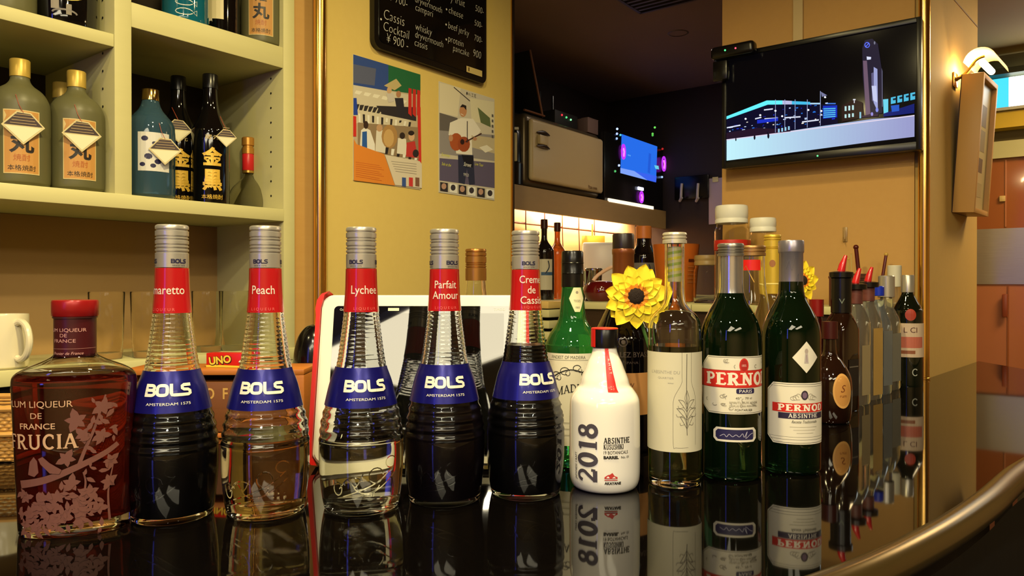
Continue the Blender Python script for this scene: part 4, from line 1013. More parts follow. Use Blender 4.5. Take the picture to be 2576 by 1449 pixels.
# yellow capped bottle, clear bottle behind the green pair
x, y = at(1943, 1.25)
yb = thing('wine_bottle', 'bottle with a yellow gold capsule standing behind the grey capsule bottle', 'bottle', (x, y, 0), face_cam(x, y))
YP = smoothprof([(0, .034), (.004, .036), (.15, .0365), (.18, .032), (.205, .021), (.22, .0150), (.24, .0135)], 6)
obj('glass_body', lathe(bmesh.new(), solid(YP), 48), mat('amber_glass', trans=0.8, ior=1.5, raw=(0.35, 0.2, 0.05), rough=0), yb, angle=60)
obj('capsule', lathe(bmesh.new(), ringed_cap(.0142, .2250, .3260, [.3205, .3165, .3040, .3015], .0006), 48), mat('capsule_yellow', (206, 172, 62), 0.35, 0.4), yb)
a = Art(); a.ell(0, .277, .005, .006, flat((150, 96, 60))); a.rect(-.044, .2420, .044, .2440, flat((236, 214, 130))); a.build('capsule_print', yb, cyl_surf([(.0143, .2), (.0143, .33)], .0142), du=.003, eps=.0003)
x, y = at(1890, 1.13)
cj = thing('clear_bottle', 'clear wide mouthed glass bottle seen between the two green bottles', 'bottle', (x, y, 0), face_cam(x, y))
JP = smoothprof([(0, .026), (.004, .0285), (.15, .029), (.20, .0275), (.235, .0225), (.26, .0205), (.285, .0200)], 6)
obj('glass_body', lathe(bmesh.new(), thin_shell(JP, .002, .006), 48), M_glass, cj, angle=60)
obj('lid', lathe(bmesh.new(), ringed_cap(.0212, .2855, .3010, [.296, .291], .0005), 40), mat('lid_bronze', (170, 130, 80), 0.35, 0.7), cj)
a = Art(); a.rect(-.012, .2630, .014, .2790, M_red); a.rib([(-.020, .25), (-.008, .27), (.004, .245)], .0012, M_gold); a.build('neck_tag', cj, cyl_surf(JP, .0205), du=.003, dv=.004, eps=.0006)

# bronze capped bottle behind the tablet
x, y = at(1197, 1.20)
bz_ = thing('bronze_capped_bottle', 'clear bottle with a ringed bronze cap rising behind the tablet', 'bottle', (x, y, 0), face_cam(x, y))
ZP = smoothprof([(0, .033), (.004, .035), (.13, .035), (.16, .031), (.19, .0235), (.215, .0190), (.24, .0160), (.262, .0155)], 6)
obj('glass_body', lathe(bmesh.new(), thin_shell(ZP, .002, .006), 48), M_glass, bz_, angle=60)
obj('cap', lathe(bmesh.new(), ringed_cap(.0172, .2480, .2995, [.2940, .2875, .2760, .2730, .2690], .0005), 48), mat('cap_bronze', (176, 124, 62), 0.3, 0.75), bz_)
# ------------------------------------------------------------------ tablet with bumpers
TDEP, TILT = .955, radians(13)
tx0, tx1 = -.262, .018
tab = thing('tablet', 'white framed tablet with red bumpers propped up behind the liqueur bottles', 'tablet', ((tx0 + tx1) / 2, TDEP, 0.0045))
tab.rotation_euler = (-TILT, 0, radians(-1.5))
TW, TH = (tx1 - tx0) / 2, .229
def plate(bm, pts, y0, y1, mi=0):
    lo = [bm.verts.new((x, y0, z)) for x, z in pts]; hi = [bm.verts.new((x, y1, z)) for x, z in pts]; n = len(pts)
    for f in [bm.faces.new(lo), bm.faces.new(hi[::-1])] + [bm.faces.new((lo[k], hi[k], hi[(k + 1) % n], lo[(k + 1) % n])) for k in range(n)]: f.material_index = mi
    bmesh.ops.recalc_face_normals(bm, faces=list(bm.faces)); return bm
bm = plate(bmesh.new(), rrect(-TW, 0.002, TW, TH, .016), 0, .018); bmesh.ops.bevel(bm, geom=[e for e in bm.edges if abs(e.verts[0].co.y - e.verts[1].co.y) < 1e-6 and e.verts[0].co.y < .001], offset=.003, segments=2, affect='EDGES')
obj('frame', bm, M_white, tab)
obj('bezel', plate(bmesh.new(), rrect(-TW + .018, .016, TW - .018, TH - .016, .006), -.0012, .0), mat('bezel_black', (8, 8, 8), 0.03, spec=1.0, coat=.4), tab)
obj('screen', plate(bmesh.new(), rrect(-TW + .030, .024, TW - .030, TH - .026, .001), -.0016, -.0012), mat('screen_off', (12, 12, 11), 0.02, spec=.8, coat=.3), tab)
for s in (-1, 1):
    pts = [(s * (TW - .004), TH - .0005), (s * (TW - .010), TH + .0045), (s * (TW + .000), TH + .001), (s * (TW + .006), TH - .008), (s * (TW + .0075), TH - .02), (s * (TW + .0062), .20), (s * (TW + .0062), .030), (s * (TW + .0062), .012), (s * (TW + .000), .0015), (s * (TW - .006), .0008), (s * (TW - .0005), .010), (s * (TW + .0005), .03), (s * (TW + .0005), TH - .02)]
    bm = plate(bmesh.new(), pts, -.003, .020)
    obj('bumper', bm, mat('bumper_red', (222, 30, 28), 0.35), tab, False)
a = Art(); a.text('Good', -TW + .026, TH - .0225, .0045, flat((200, 198, 190)), sx=1.0)
a.rect(-.048, TH - .0228, -.033, TH - .0188, flat((230, 226, 200))); a.text('TIMOO', TW - .044, TH - .0225, .0048, flat((210, 208, 200)), sx=1.0)
a.build('bezel_lettering', tab, lambda u, v, h: (u, -.0014 - h, v))
obj('stand_leg', plate(bmesh.new(), [(-.03, .02), (.03, .02), (.03, .06), (-.03, .06)], .018, .05), M_black, tab, False)

# black rounded speaker behind the tablet's left edge
x, y = at(790, 1.30)
bs = thing('table_speaker', 'black rounded speaker peeking out left of the tablet', 'speaker', (x, y, 0), face_cam(x, y))
pf = smoothprof([(0, .022), (.004, .030), (.03, .036), (.09, .037), (.125, .034), (.15, .027), (.166, .015), (.171, .004)], 5)
obj('body', lathe(bmesh.new(), [(0, 0)] + pf + [(0, .1712)], 40), mat('speaker_black', (10, 8, 10), 0.18, coat=0.4), bs)
obj('base_ring', lathe(bmesh.new(), [(.030, .0), (.0315, .001), (.0315, .006), (.030, .007)], 40), M_chrome, bs)

# wooden crate with the card game
cx0, cx1, cdep, cz = -.610, -.326, 1.150, .1085
cr_ = thing('wooden_crate', 'orange wooden drawer box with stencilled letters behind the liqueur bottles', 'box', ((cx0 + cx1) / 2, cdep, 0), radians(1))
W = (cx1 - cx0) / 2; M_or2 = noise_mat('crate_orange', (200, 122, 48), (184, 106, 40), 30, 0.45, stretch=(.3, 1, 8))
M_cr2 = noise_mat('crate_front', (128, 76, 32), (112, 64, 26), 30, 0.5, stretch=(.3, 1, 6))
obj('top_board', B(-W, W, 0, .09, cz - .009, cz, .0015), M_or2, cr_)
obj('bottom_board', B(-W, W, 0, .09, .001, .008, .001), M_or2, cr_)
for s in (-1, 1): obj('side_board', B(-W if s < 0 else W - .016, -W + .016 if s < 0 else W, 0.0, .09, .008, cz - .009, .001), M_or2, cr_)
obj('back_board', B(-W + .016, W - .016, .084, .088, .008, cz - .009), M_cr2, cr_)
dr = obj('drawer', B(-W + .018, W - .018, .004, .08, .010, cz - .020, .001), M_cr2, cr_)
a = Art(); LT = flat((206, 160, 84))
for s, x in (('B', -.105), ('O', -.060), ('O', -.014), ('F', .014)): a.text(s, x, .062, .024, LT, sx=.8, bold=.02)
a.build('stencil_lettering', cr_, lambda u, v, h: (u, .0038 - h, v))
ux, uy = at(570, 1.185)
un = thing('card_game_box', 'small red and yellow card game box on the wooden crate', 'game box', (ux + .006, uy, cz), radians(-8))
obj('carton', B(-.036, .036, -.010, .012, 0.0, .023, .0008), mat('carton_red', (206, 34, 26), 0.3), un)
a = Art(); YE = flat((240, 204, 60)); a.rect(-.036, .0004, -.018, .004, YE)
a.poly([(-.035, .0005), (.036, .0005), (.036, .0030), (-.022, .0045)], YE)
a.text('UNO', -.011, .0062, .0165, flat((30, 20, 16)), 'c', sx=1.0, bold=.09, rot=.12); a.text('UNO', -.0115, .0067, .0165, flat((244, 206, 70)), 'c', sx=1.0, bold=.035, rot=.12)
a.text('4', .020, .0060, .0140, flat((30, 30, 40)), bold=.09, shear=.3); a.text('4', .0195, .0064, .0140, flat((240, 236, 220)), bold=.03, shear=.3)
a.build('print', un, lambda u, v, h: (u, -.0102 - h, v))

# wicker basket
wk = thing('wicker_basket', 'honey coloured woven wicker basket at the left end of the counter', 'basket', (-.735, 1.045, 0), radians(3))
bm = bmesh.new(); seg = 96
M_wick = noise_mat('wicker', (216, 164, 84), (190, 136, 64), 90, 0.55)
for i in range(15):
    z = .004 + i * .0046
    pts = []
    for k in range(seg + 1):
        t = 2 * pi * k / seg; s4 = lambda v: (abs(v) ** .5) * (1 if v >= 0 else -1)
        w_ = .0014 * (1 if (k + i) % 2 else -1)
        pts.append(((.088 + z * .10 + w_) * s4(cos(t)), (.052 + z * .10 + w_) * s4(sin(t)), z))
    tube(bm, pts, .0021, 6, caps=False)
ob = obj('woven_side', bm, M_wick, wk)
bm = bmesh.new(); tube(bm, [((.097) * (abs(cos(t)) ** .5) * (1 if cos(t) >= 0 else -1), .061 * (abs(sin(t)) ** .5) * (1 if sin(t) >= 0 else -1), .074) for t in [2 * pi * k / 72 for k in range(73)]], .0042, 8, caps=False)
obj('rim', bm, M_wick, wk)
bm = bmesh.new(); tube(bm, [((.0985) * (abs(cos(t)) ** .5) * (1 if cos(t) >= 0 else -1), .0625 * (abs(sin(t)) ** .5) * (1 if sin(t) >= 0 else -1), .040) for t in [2 * pi * k / 72 for k in range(73)]], .0036, 8, caps=False)
obj('middle_band', bm, M_wick, wk)
obj('bottom', B(-.086, .086, -.05, .05, .001, .004), M_wick, wk)

# mug and tumblers on the ledge
LZ = .1045
def onledge(px, back=.05):
    t, d = on_plane(px, P0 + B_ * back, A_); return RW(t, back, LZ)
mg = thing('mug', 'cream mug with a large handle on the shelf ledge at the far left', 'mug', onledge(10, .045), radians(-25))
mp = [(0, 0), (.030, 0), (.0335, .003), (.0345, .008), (.0350, .086), (.0345, .0885), (.0330, .0880), (.0315, .084), (.031, .010), (0, .007)]
obj('body', lathe(bmesh.new(), mp, 48), mat('mug_glaze', (236, 224, 190), 0.25, coat=0.4), mg)
bm = bmesh.new(); tube(bm, cr([(.034, 0, .074), (.045, 0, .077), (.060, 0, .068), (.066, 0, .045), (.058, 0, .024), (.044, 0, .016), (.034, 0, .018)], 5), .0052, 10)
obj('handle', bm, mat('mug_glaze'), mg)
gp = [(0, .0), (.024, .0), (.0262, .002), (.0275, .03), (.0305, .122), (.0300, .1235), (.0290, .122), (.0260, .03), (.0235, .012), (0, .010)]
g0 = None
for px, back, lab in ((372, .04, 'clear tumbler on the ledge just left of the Amaretto bottle'), (522, .06, 'clear tumbler on the ledge behind the game box, nearer the Amaretto bottle'), (590, .045, 'clear tumbler on the ledge behind the game box, nearer the Peach bottle'), (268, .07, 'clear tumbler on the ledge right of the plum liqueur cap')):
    loc = onledge(px, back)
    t = thing('tumbler', lab, 'glass', loc, 0, 'clear tumblers on the shelf ledge')
    obj('glass', lathe(bmesh.new(), gp, 40), M_glassthin, t, angle=60)

# ------------------------------------------------------------------ bottles in the white shelves
def inshelf(px, back, z):
    t, d = on_plane(px, P0 + B_ * back, A_); return RW(t, back, z + .0005)
M_frost = mat('frosted_glass', (98, 95, 64), 0.4, spec=0.4)
M_lborange = mat('label_tan', (196, 142, 74), 0.5)
BKI = flat((34, 26, 22)); LIT = flat((216, 190, 130))
def shochu(loc, lab, tagged=True, label=True, rot=0.0):
    t = thing('shochu_bottle', lab, 'bottle', loc, face_cam(loc[0], loc[1]) + rot, 'frosted liquor bottles in the shelves')
    P_ = smoothprof([(0, .036), (.004, .041), (.012, .0435), (.06, .044), (.125, .044), (.145, .0415), (.160, .033), (.170, .0205), (.178, .0150), (.186, .0140)], 5)
    obj('body', lathe(bmesh.new(), solid(P_), 48), M_frost, t, angle=60)
    obj('cap', lathe(bmesh.new(), [(.0146, .184), (.0150, .1845), (.0150, .212), (.0140, .2135), (0, .2138)], 36), mat('cap_ochre', (196, 164, 74), 0.35, 0.3), t)
    if label:
        a = Art(); a.rect(-.026, .018, .026, .122, flat((214, 190, 130))); a.rect(-.0245, .0195, .0245, .1205, M_lborange)
        a.text('\u85a9', 0, .092, .026, BKI, 'c', bold=.015); a.text('\u4e38', 0, .056, .034, BKI, 'c', bold=.03); a.text('\u713c\u914e', 0, .040, .012, flat((176, 90, 40)), 'c'); a.text('\u672c\u683c\u713c\u914e', 0, .024, .010, BKI, 'c')
        a.build('paper_label', t, cyl_surf(P_, .044), du=.008, eps=.0006)
    if tagged: hang_tag(t, P_, .095, .002)
    return t
def hang_tag(t, P_, z, u, s=.030, tilt=.08):
    r = rad_at(P_, z) + .004
    bm = bmesh.new(); pts = [(u, z - s), (u + s, z), (u + s * .35, z + s * .75), (u - s * .3, z + s * .8), (u - s, z)]
    lo = [bm.verts.new((x, -r, zz)) for x, zz in pts]; hi = [bm.verts.new((x, -r + .0008, zz)) for x, zz in pts]; n = 5
    bm.faces.new(lo); bm.faces.new(hi[::-1])
    for k in range(n): bm.faces.new((lo[k], hi[k], hi[(k + 1) % n], lo[(k + 1) % n]))
    bmesh.ops.recalc_face_normals(bm, faces=list(bm.faces))
    g = obj('hanging_tag', bm, flat((206, 190, 140)), t, False)
    a = Art(); q = .88
    a.poly([(u - s * q, z + .001), (u + s * q, z + .001), (u + s * .32, z + s * .68), (u - s * .27, z + s * .72)], flat((52, 30, 28)))
    a.poly([(u - s * q + .001, z - .001), (u, z - s * q), (u + s * q - .001, z - .001)], flat((232, 222, 184)))
    for k in range(4): a.rect(u - s * .6 + k * .002, z + .004 + k * .0048, u + s * .6 - k * .002, z + .0048 + k * .0048, flat((190, 160, 110)))
    a.build('tag_print', g, lambda x, v, h: (x, -r - h, v), eps=.0003)
    bm = bmesh.new(); tube(bm, [(u, -r, z + s * .72), (u - .006, -r + .004, z + s * .72 + .014), (u - .010, -rad_at(P_, z + s * .72 + .03) - .001, z + s * .72 + .03)], .0006, 6); obj('tag_string', bm, flat((160, 70, 40)), t)
BZ = .4035
shochu(inshelf(52, .055, BZ), 'frosted liquor bottle with a hanging tag, left one in the middle left compartment', rot=.05)
shochu(inshelf(194, .052, BZ), 'frosted liquor bottle with a hanging tag, right one in the middle left compartment', rot=.12)
shochu(inshelf(157, .155, BZ), 'frosted liquor bottle without a tag behind the two tagged ones', False, False)
shochu(inshelf(660, .055, .7515), 'frosted liquor bottle with a tan label at the right of the top right compartment', False, True, -.05)
# gold lettered black bottles
M_blk = mat('black_bottle_glass', (8, 7, 8), 0.06, coat=0.5); GO = mat('gold_print', (226, 182, 70), 0.35, 0.2)
def black_gold(loc, lab, tu):
    t = thing('black_liquor_bottle', lab, 'bottle', loc, face_cam(loc[0], loc[1]) + .1, 'black liquor bottles with gold characters')
    P_ = smoothprof([(0, .034), (.004, .0365), (.01, .037), (.08, .037), (.14, .037), (.155, .0345), (.175, .0255), (.195, .0175), (.215, .0145), (.245, .0135)], 5)
    obj('body', lathe(bmesh.new(), solid(P_), 48), M_blk, t, angle=60)
    obj('cap', lathe(bmesh.new(), [(.0146, .238), (.015, .2385), (.015, .266), (.014, .2675), (0, .268)], 36), M_black, t)
    a = Art(); a.text('\u91d1', 0, .080, .038, GO, 'c', bold=.04, sx=.95); a.text('\u9ed2', 0, .032, .044, GO, 'c', bold=.04, sx=.85); a.text('\u672c\u683c\u713c\u914e', 0, .010, .0105, GO, 'c'); a.text('\u8535\u5143', 0, .130, .010, LIT, 'c', sx=1.4)
    a.build('gold_lettering', t, cyl_surf(P_, .037), du=.006, eps=.0006)
    hang_tag(t, P_, .150 if tu < 0 else .135, tu, .020 if tu > 0 else .026)
black_gold(inshelf(450, .125, BZ), 'black bottle with gold characters, nearer the tall shelf divider', -.004)
black_gold(inshelf(530, .060, BZ), 'black bottle with gold characters, beside the round decanter', .026)
# blue and white bottle
lo = inshelf(380, .048, BZ)
t = thing('blue_liquor_bottle', 'blue bottle with a white label and hanging tag in the middle right compartment', 'bottle', lo, face_cam(lo[0], lo[1]))
P_ = smoothprof([(0, .036), (.004, .041), (.012, .043), (.06, .043), (.125, .043), (.145, .0395), (.158, .030), (.170, .0205), (.182, .0160), (.19, .0150)], 5)
obj('body', lathe(bmesh.new(), solid(P_), 48), mat('blue_glass', trans=0.7, ior=1.5, raw=(0.10, 0.22, 0.32), rough=0.05), t, angle=60)
obj('cap', lathe(bmesh.new(), [(.0155, .186), (.016, .1865), (.016, .206), (.015, .2075), (0, .208)], 36), mat('cap_mirror_gold', (190, 160, 100), 0.15, 1.0), t)
a = Art(); a.rect(-.022, .048, .034, .120, flat((216, 212, 206)));
for x, z_, s_ in ((-.01, .108, .006), (.006, .10, .004), (-.004, .075, .007), (.012, .066, .006), (-.014, .060, .005), (.004, .058, .005)): a.ell(x, z_, s_, s_ * .8, flat((30, 24, 70)), 9)
a.build('paper_label', t, cyl_surf(P_, .043), du=.008, eps=.0006); hang_tag(t, P_, .088, .024, .028)
# round decanter
lo = inshelf(625, .120, BZ)
t = thing('round_decanter', 'round clear decanter with a gold and red neck at the right end of the compartment', 'decanter', lo, face_cam(lo[0], lo[1]))
P_ = smoothprof([(0, .036), (.004, .042), (.014, .046), (.030, .044), (.050, .036), (.064, .024), (.074, .0140), (.084, .0110), (.11, .0105), (.12, .0105)], 5)
obj('body', lathe(bmesh.new(), thin_shell(P_, .002, .005), 48), M_glassthin, t, angle=60)
obj('neck_sleeve', lathe(bmesh.new(), [(.0125, .092), (.0128, .0925), (.0128, .128), (.0125, .1285)], 32), mat('sleeve_bright_red', (216, 40, 44), 0.35), t)
obj('stopper', lathe(bmesh.new(), [(.0125, .1285), (.0135, .129), (.0135, .142), (.0115, .143), (.0115, .147), (.0138, .148), (.0138, .164), (.012, .166), (0, .166)], 32), mat('stopper_gold', (200, 140, 60), 0.3, 0.5), t)
obj('neck_ring', lathe(bmesh.new(), [(.0115, .086), (.0130, .0865), (.0130, .0915), (.0115, .092)], 32), M_gold, t)
# top compartments
lo = inshelf(165, .07, .6855)
t = thing('black_liquor_bottle', 'broad black bottle with a yellow label in the top left compartment', 'bottle', lo, face_cam(lo[0], lo[1]))
P_ = smoothprof([(0, .044), (.006, .050), (.08, .052), (.15, .048), (.19, .03), (.22, .016), (.26, .0145)], 4)
obj('body', lathe(bmesh.new(), solid(P_), 40), M_blk, t, angle=60); obj('cap', lathe(bmesh.new(), [(.015, .255), (.016, .256), (.016, .28), (0, .281)], 30), M_black, t)
a = Art(); a.poly([(-.030, .060)] + arc(0, .060, .032, .018, 200, 340, 8) + [(.030, .060), (.030, .15), (-.030, .15)], mat('label_yellow', (222, 196, 92), 0.4)); a.rect(-.020, .026, -.008, .040, flat((150, 140, 130))); a.rect(.002, .018, .010, .036, flat((130, 120, 110))); a.rib(arc(0, .02, .018, .006, 0, 180, 8), .003, flat((120, 112, 110)))
a.build('paper_label', t, cyl_surf(P_, .05), du=.008, eps=.0006)
lo = inshelf(225, .09, .6855)
lo2 = inshelf(18, .07, .6855)
shochu(lo2, 'frosted liquor bottle cut off by the top left corner of the view', False, False)
lo = inshelf(468, .055, .7515)
t = thing('blue_liquor_bottle', 'turquoise bottle with white fish drawings in the top right compartment', 'bottle', lo, face_cam(lo[0], lo[1]))
P_ = smoothprof([(0, .036), (.004, .041), (.012, .043), (.10, .043), (.14, .040), (.17, .025), (.19, .0150), (.22, .014)], 4)
obj('body', lathe(bmesh.new(), solid(P_), 40), mat('turquoise_glass', (16, 96, 120), 0.08, coat=0.5), t, angle=60); obj('cap', lathe(bmesh.new(), [(.015, .215), (.016, .216), (.016, .235), (0, .236)], 30), M_gold, t)
a = Art(); WI = flat((214, 222, 216))
for z_ in (.018, .036, .054):
    a.rib(arc(-.002, z_, .016, .006, 20, 340, 10), .0016, WI); a.rib([(.014, z_), (.021, z_ + .005), (.021, z_ - .005), (.014, z_)], .0014, WI)
a.build('fish_print', t, cyl_surf(P_, .043), du=.008, eps=.0006)
lo = inshelf(556, .075, .7515)
t = thing('dark_liquor_bottle', 'dark bottle with a cream label between the turquoise and the frosted bottle', 'bottle', lo, face_cam(lo[0], lo[1]))
P_ = smoothprof([(0, .034), (.004, .037), (.012, .038), (.16, .038), (.19, .030), (.215, .0160), (.25, .014)], 4)
obj('body', lathe(bmesh.new(), solid(P_), 40), M_blk, t, angle=60); obj('cap', lathe(bmesh.new(), [(.015, .245), (.016, .246), (.016, .27), (0, .271)], 30), M_black, t)
a = Art(); a.rect(-.046, .034, .006, .15, flat((218, 204, 160))); a.rect(-.026, .0, -.016, .034, flat((226, 216, 196))); a.rect(-.036, .09, -.006, .092, BKI)
a.build('paper_label', t, cyl_surf(P_, .038), du=.008, eps=.0006)

# ------------------------------------------------------------------ kitchen pass behind
struct('wall_ledge_front', RB(.79, .80, -.93, .528, FL, .165), mat('dark_cupboard', (54, 36, 28), 0.35))
lg = thing('back_counter', 'cream back counter ledge in front of the kitchen pass', 'counter', (0, 0, 0))
obj('worktop', RB(.777, .990, -.98, -.505, .166, .186, .002), M_wood_w, lg)
obj('worktop', RB(.777, 1.75, -.503, .529, .166, .186, .002), M_wood_w, lg)
# trays below the ledge
tr_ = thing('drawer_stack', 'cream tray drawers under the back counter beside the green bottle', 'drawers', (0, 0, 0))
for k in range(3): obj('drawer', RB(.700, .776, -.078, .030, .140 - k * .034, .164 - k * .034, .003), M_wood_w, tr_)
obj('top_tray', RB(.700, .776, -.076, .028, .167, .190, .003), mat('tray_yellow', (222, 186, 110), 0.4), tr_)
obj('side_frame', RB(.705, .776, .031, .035, .06, .19), M_wood_w, tr_)
# kitchen wall shelf
ks = thing('kitchen_wall_shelf', 'tan kitchen wall shelf with a strip lamp underneath', 'shelf', (0, 0, 0))
M_kshelf = noise_mat('shelf_tan', (176, 146, 104), (166, 138, 98), 12, 0.5, stretch=(1, 1, 5))
obj('front_board', RB(.70, 2.395, .347, .365, .531, .624), M_kshelf, ks)
obj('shelf_board', RB(.70, 2.395, .365, .699, .600, .624), M_kshelf, ks)
sl = thing('strip_lamp', 'bright fluorescent strip lamp under the kitchen shelf', 'lamp', (0, 0, 0))
obj('housing', RB(1.05, 2.30, .41, .46, .576, .599, .003), M_white, sl)
p0, p1 = RW(1.07, .435, .563), RW(2.28, .435, .563)
bm = bmesh.new(); tube(bm, [p0, p1], .012, 14); obj('fluorescent_tube', bm, mat('tube_glow', (0, 0, 0), emit=(255, 236, 206), estr=14.0), sl)
area('strip_lamp_light', RW(1.86, .475, .590), .05, 17.0, (1.0, .54, .24), (0, 0, RYAW + pi / 2), .8)
# rail with utensils
rl = thing('utensil_rail', 'dark rail with hanging hooks on the lit kitchen wall', 'rail', (0, 0, 0))
bm = bmesh.new(); tube(bm, [RW(.95, .500, .500), RW(2.25, .500, .500)], .005, 8); obj('bar', bm, mat('rail_brown', (120, 50, 24), 0.4), rl)
for k in range(7):
    t_ = 1.08 + k * .14
    bm = bmesh.new(); tube(bm, [RW(t_, .495, .56), RW(t_, .495, .50), RW(t_, .490, .36)], .0028, 6); obj('hanging_rod', bm, mat('rod_dark', (70, 36, 22), 0.4), rl)
ut = thing('spatula', 'orange brown spatula hanging from the kitchen rail', 'spatula', RW(1.885, .485, 0.03))
bm = bmesh.new(); tube(bm, [(0, 0, .50), (0, 0, .44)], .004, 8); obj('handle', bm, M_orange, ut)
bm = box(bmesh.new(), -.05, .06, -.004, .004, .395, .445, .003); obj('blade', bm, mat('spatula_orange', (220, 140, 50), 0.4), ut)
# appliance on top of the shelf
SZ = .6245
ov = thing('retro_fridge', 'cream retro mini fridge with a curved handle on the kitchen shelf', 'fridge', (0, 0, 0))
M_cream = noise_mat('fridge_cream', (206, 182, 140), (200, 176, 134), 5, 0.35)
M_gun = mat('case_gunmetal', (104, 92, 74), 0.3, 0.5)
obj('cabinet', RB(1.19, 1.775, .375, .66, SZ + .008, .925, .025, seg=4), M_gun, ov)
obj('door', RB(1.205, 1.765, .352, .374, SZ + .030, .900, .014, seg=4), M_cream, ov)
hd = obj('handle', RB(1.240, 1.300, .335, .352, .800, .838, .005), M_cream, ov)
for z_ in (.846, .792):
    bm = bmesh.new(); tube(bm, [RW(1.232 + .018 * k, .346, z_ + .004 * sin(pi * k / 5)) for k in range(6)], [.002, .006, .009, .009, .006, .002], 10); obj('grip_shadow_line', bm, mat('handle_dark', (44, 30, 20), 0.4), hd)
for t_ in (1.22, 1.72): obj('foot', RB(t_, t_ + .03, .39, .42, SZ, SZ + .009), M_black, ov)
a = Art(); a.text('Pizza oven', 1.63, .665, .020, flat((120, 84, 50)), sx=.9, bold=.02)
a.build('door_lettering', ov, lambda u, v, h: RW(u, .352 - h, v), eps=.0008)
bc = thing('water_boiler', 'dark canister with a pale vertical gauge left of the mini fridge', 'canister', RW(1.0, .46, SZ))
obj('body', lathe(bmesh.new(), [(0, 0), (.047, 0), (.050, .004), (.050, .085), (.046, .09), (.044, .20), (.038, .215), (0, .22)], 36), M_black, bc)
cb_ = math.atan2(-1, 0)
bm = box(bmesh.new(), .012, .026, -.049, -.040, .09, .20, .004); obj('gauge', bm, mat('gauge_cream', (220, 204, 160), 0.3), bc); bm = box(bmesh.new(), .006, .032, -.046, -.030, .212, .222, .002); obj('lid_clip', bm, M_white, bc)
bc.location = RW(1.130, .400, SZ)
# karaoke machine
km = thing('karaoke_machine', 'black console with a blue screen and glowing purple knobs on the kitchen shelf', 'console', (0, 0, 0))
K0, K1, KZ1 = 1.785, 2.390, .945
obj('case', RB(K0, K1, .36, .66, SZ + .002, KZ1, .006), M_black, km)
KO = Vector(RW(0, .358)); a = PArt(1280, 100, 3.293, KO, A_)
a.P([(935, 782), (1230, 885), (1220, 1182), (925, 1105)], EM(40, 110, 235, 1.0)); a.P([(925, 1062), (1225, 1130), (1220, 1182), (925, 1105)], EM(60, 100, 240)); a.P([(925, 1062), (1040, 1088), (1150, 1165), (925, 1105)], EM(130, 165, 250))
a.P([(1160, 940), (1180, 945), (1170, 1110), (1150, 1100)], EM(36, 92, 215)); a.L([(985, 955), (1010, 962)], .006, EM(90, 160, 245)); a.P([(1205, 1040), (1240, 1045), (1245, 1075), (1215, 1070)], EM(110, 210, 230)); a.E(925, 790, 9, 9, EM(90, 210, 230))
a.build('screen', km, lambda u, v, h: RW(u, .3595 - h, v), eps=.0006)
def kdot(x, y, r, c, s=2.0):
    t_, z_ = a.q(x, y); bm = bmesh.new(); bmesh.ops.create_uvsphere(bm, u_segments=10, v_segments=8, radius=r); bmesh.ops.translate(bm, vec=RW(t_, .358, z_), verts=bm.verts); return bm
for x, y, c, s in ((897, 740, (170, 190, 255), 2), (895, 780, (150, 170, 255), 2), (893, 820, (150, 180, 255), 1.5), (912, 1042, (170, 190, 255), 2), (880, 1090, (90, 200, 110), 1), (1298, 877, (160, 170, 255), 1.5), (1298, 912, (190, 170, 255), 2), (1272, 905, (200, 40, 40), 1), (1293, 948, (150, 180, 240), 1.2), (1268, 1138, (160, 190, 255), 1.6), (1208, 728, (110, 220, 90), 1.2), (1190, 780, (110, 220, 90), 1.0), (1190, 793, (90, 200, 80), 1.0)):
    obj('indicator_light', kdot(x, y, .0055, c), EM(*c, s), km)
for x, y, rx, rz in ((940, 930, .016, .033), (1275, 1030, .019, .036), (1090, 1305, .016, .026)):
    t_, z_ = a.q(x, y); bm = bmesh.new()
    for dn, m_ in ((0, 0),):
        pts = [RW(t_ + rx * cos(q * pi / 12), .352, z_ + rz * sin(q * pi / 12)) for q in range(25)]
        tube(bm, pts, .0045, 8, caps=False)
    kb = obj('knob_ring', bm, EM(190, 50, 240, 1.2), km)
    bm = bmesh.new(); tube(bm, [RW(t_ - rx * .3, .350, z_ + rz * .5), RW(t_ + rx * .1, .349, z_), RW(t_ - rx * .1, .350, z_ - rz * .7)], .004, 8); obj('knob_mark', bm, EM(255, 120, 210, 1.6), kb)
t_, z_ = a.q(1085, 1235); obj('button_light', RB(t_ - .028, t_ + .028, .350, .358, z_ - .008, z_ + .008, .003), EM(225, 225, 255, 2.0), km)
obj('slot_light', RB(1.80, 2.25, .345, .352, SZ - .004, SZ + .012), EM(255, 236, 200, 1.6), km)
# clutter above
lp = thing('laptop', 'open black laptop with a thin brown edge standing above the mini fridge', 'laptop', (0, 0, 0))
obj('keyboard_half', RB(1.03, 1.30, .45, .62, .926, .938, .002), M_black, lp)
bm = bmesh.new(); c_ = [RW(1.34, .40, .930), RW(1.34, .60, .930), RW(1.25, .60, 1.185), RW(1.25, .40, 1.185)]
vs = [bm.verts.new(c) for c in c_]; vs2 = [bm.verts.new((c[0] + .006, c[1] + .006, c[2])) for c in c_]
bm.faces.new(vs); bm.faces.new(vs2[::-1])
for k in range(4): bm.faces.new((vs[k], vs2[k], vs2[(k + 1) % 4], vs[(k + 1) % 4]))
bmesh.ops.recalc_face_normals(bm, faces=list(bm.faces)); obj('screen_half', bm, M_blackm, lp, False)
bm = bmesh.new(); tube(bm, [RW(1.344, .396, .932), RW(1.254, .396, 1.187)], .0045, 8); obj('brown_edge', bm, mat('edge_brown', (120, 72, 40), 0.4), lp)
bm = bmesh.new(); tube(bm, [RW(1.20, .385, .934), RW(1.34, .385, .934)], .0045, 8); obj('brown_edge', bm, mat('edge_brown'), lp)
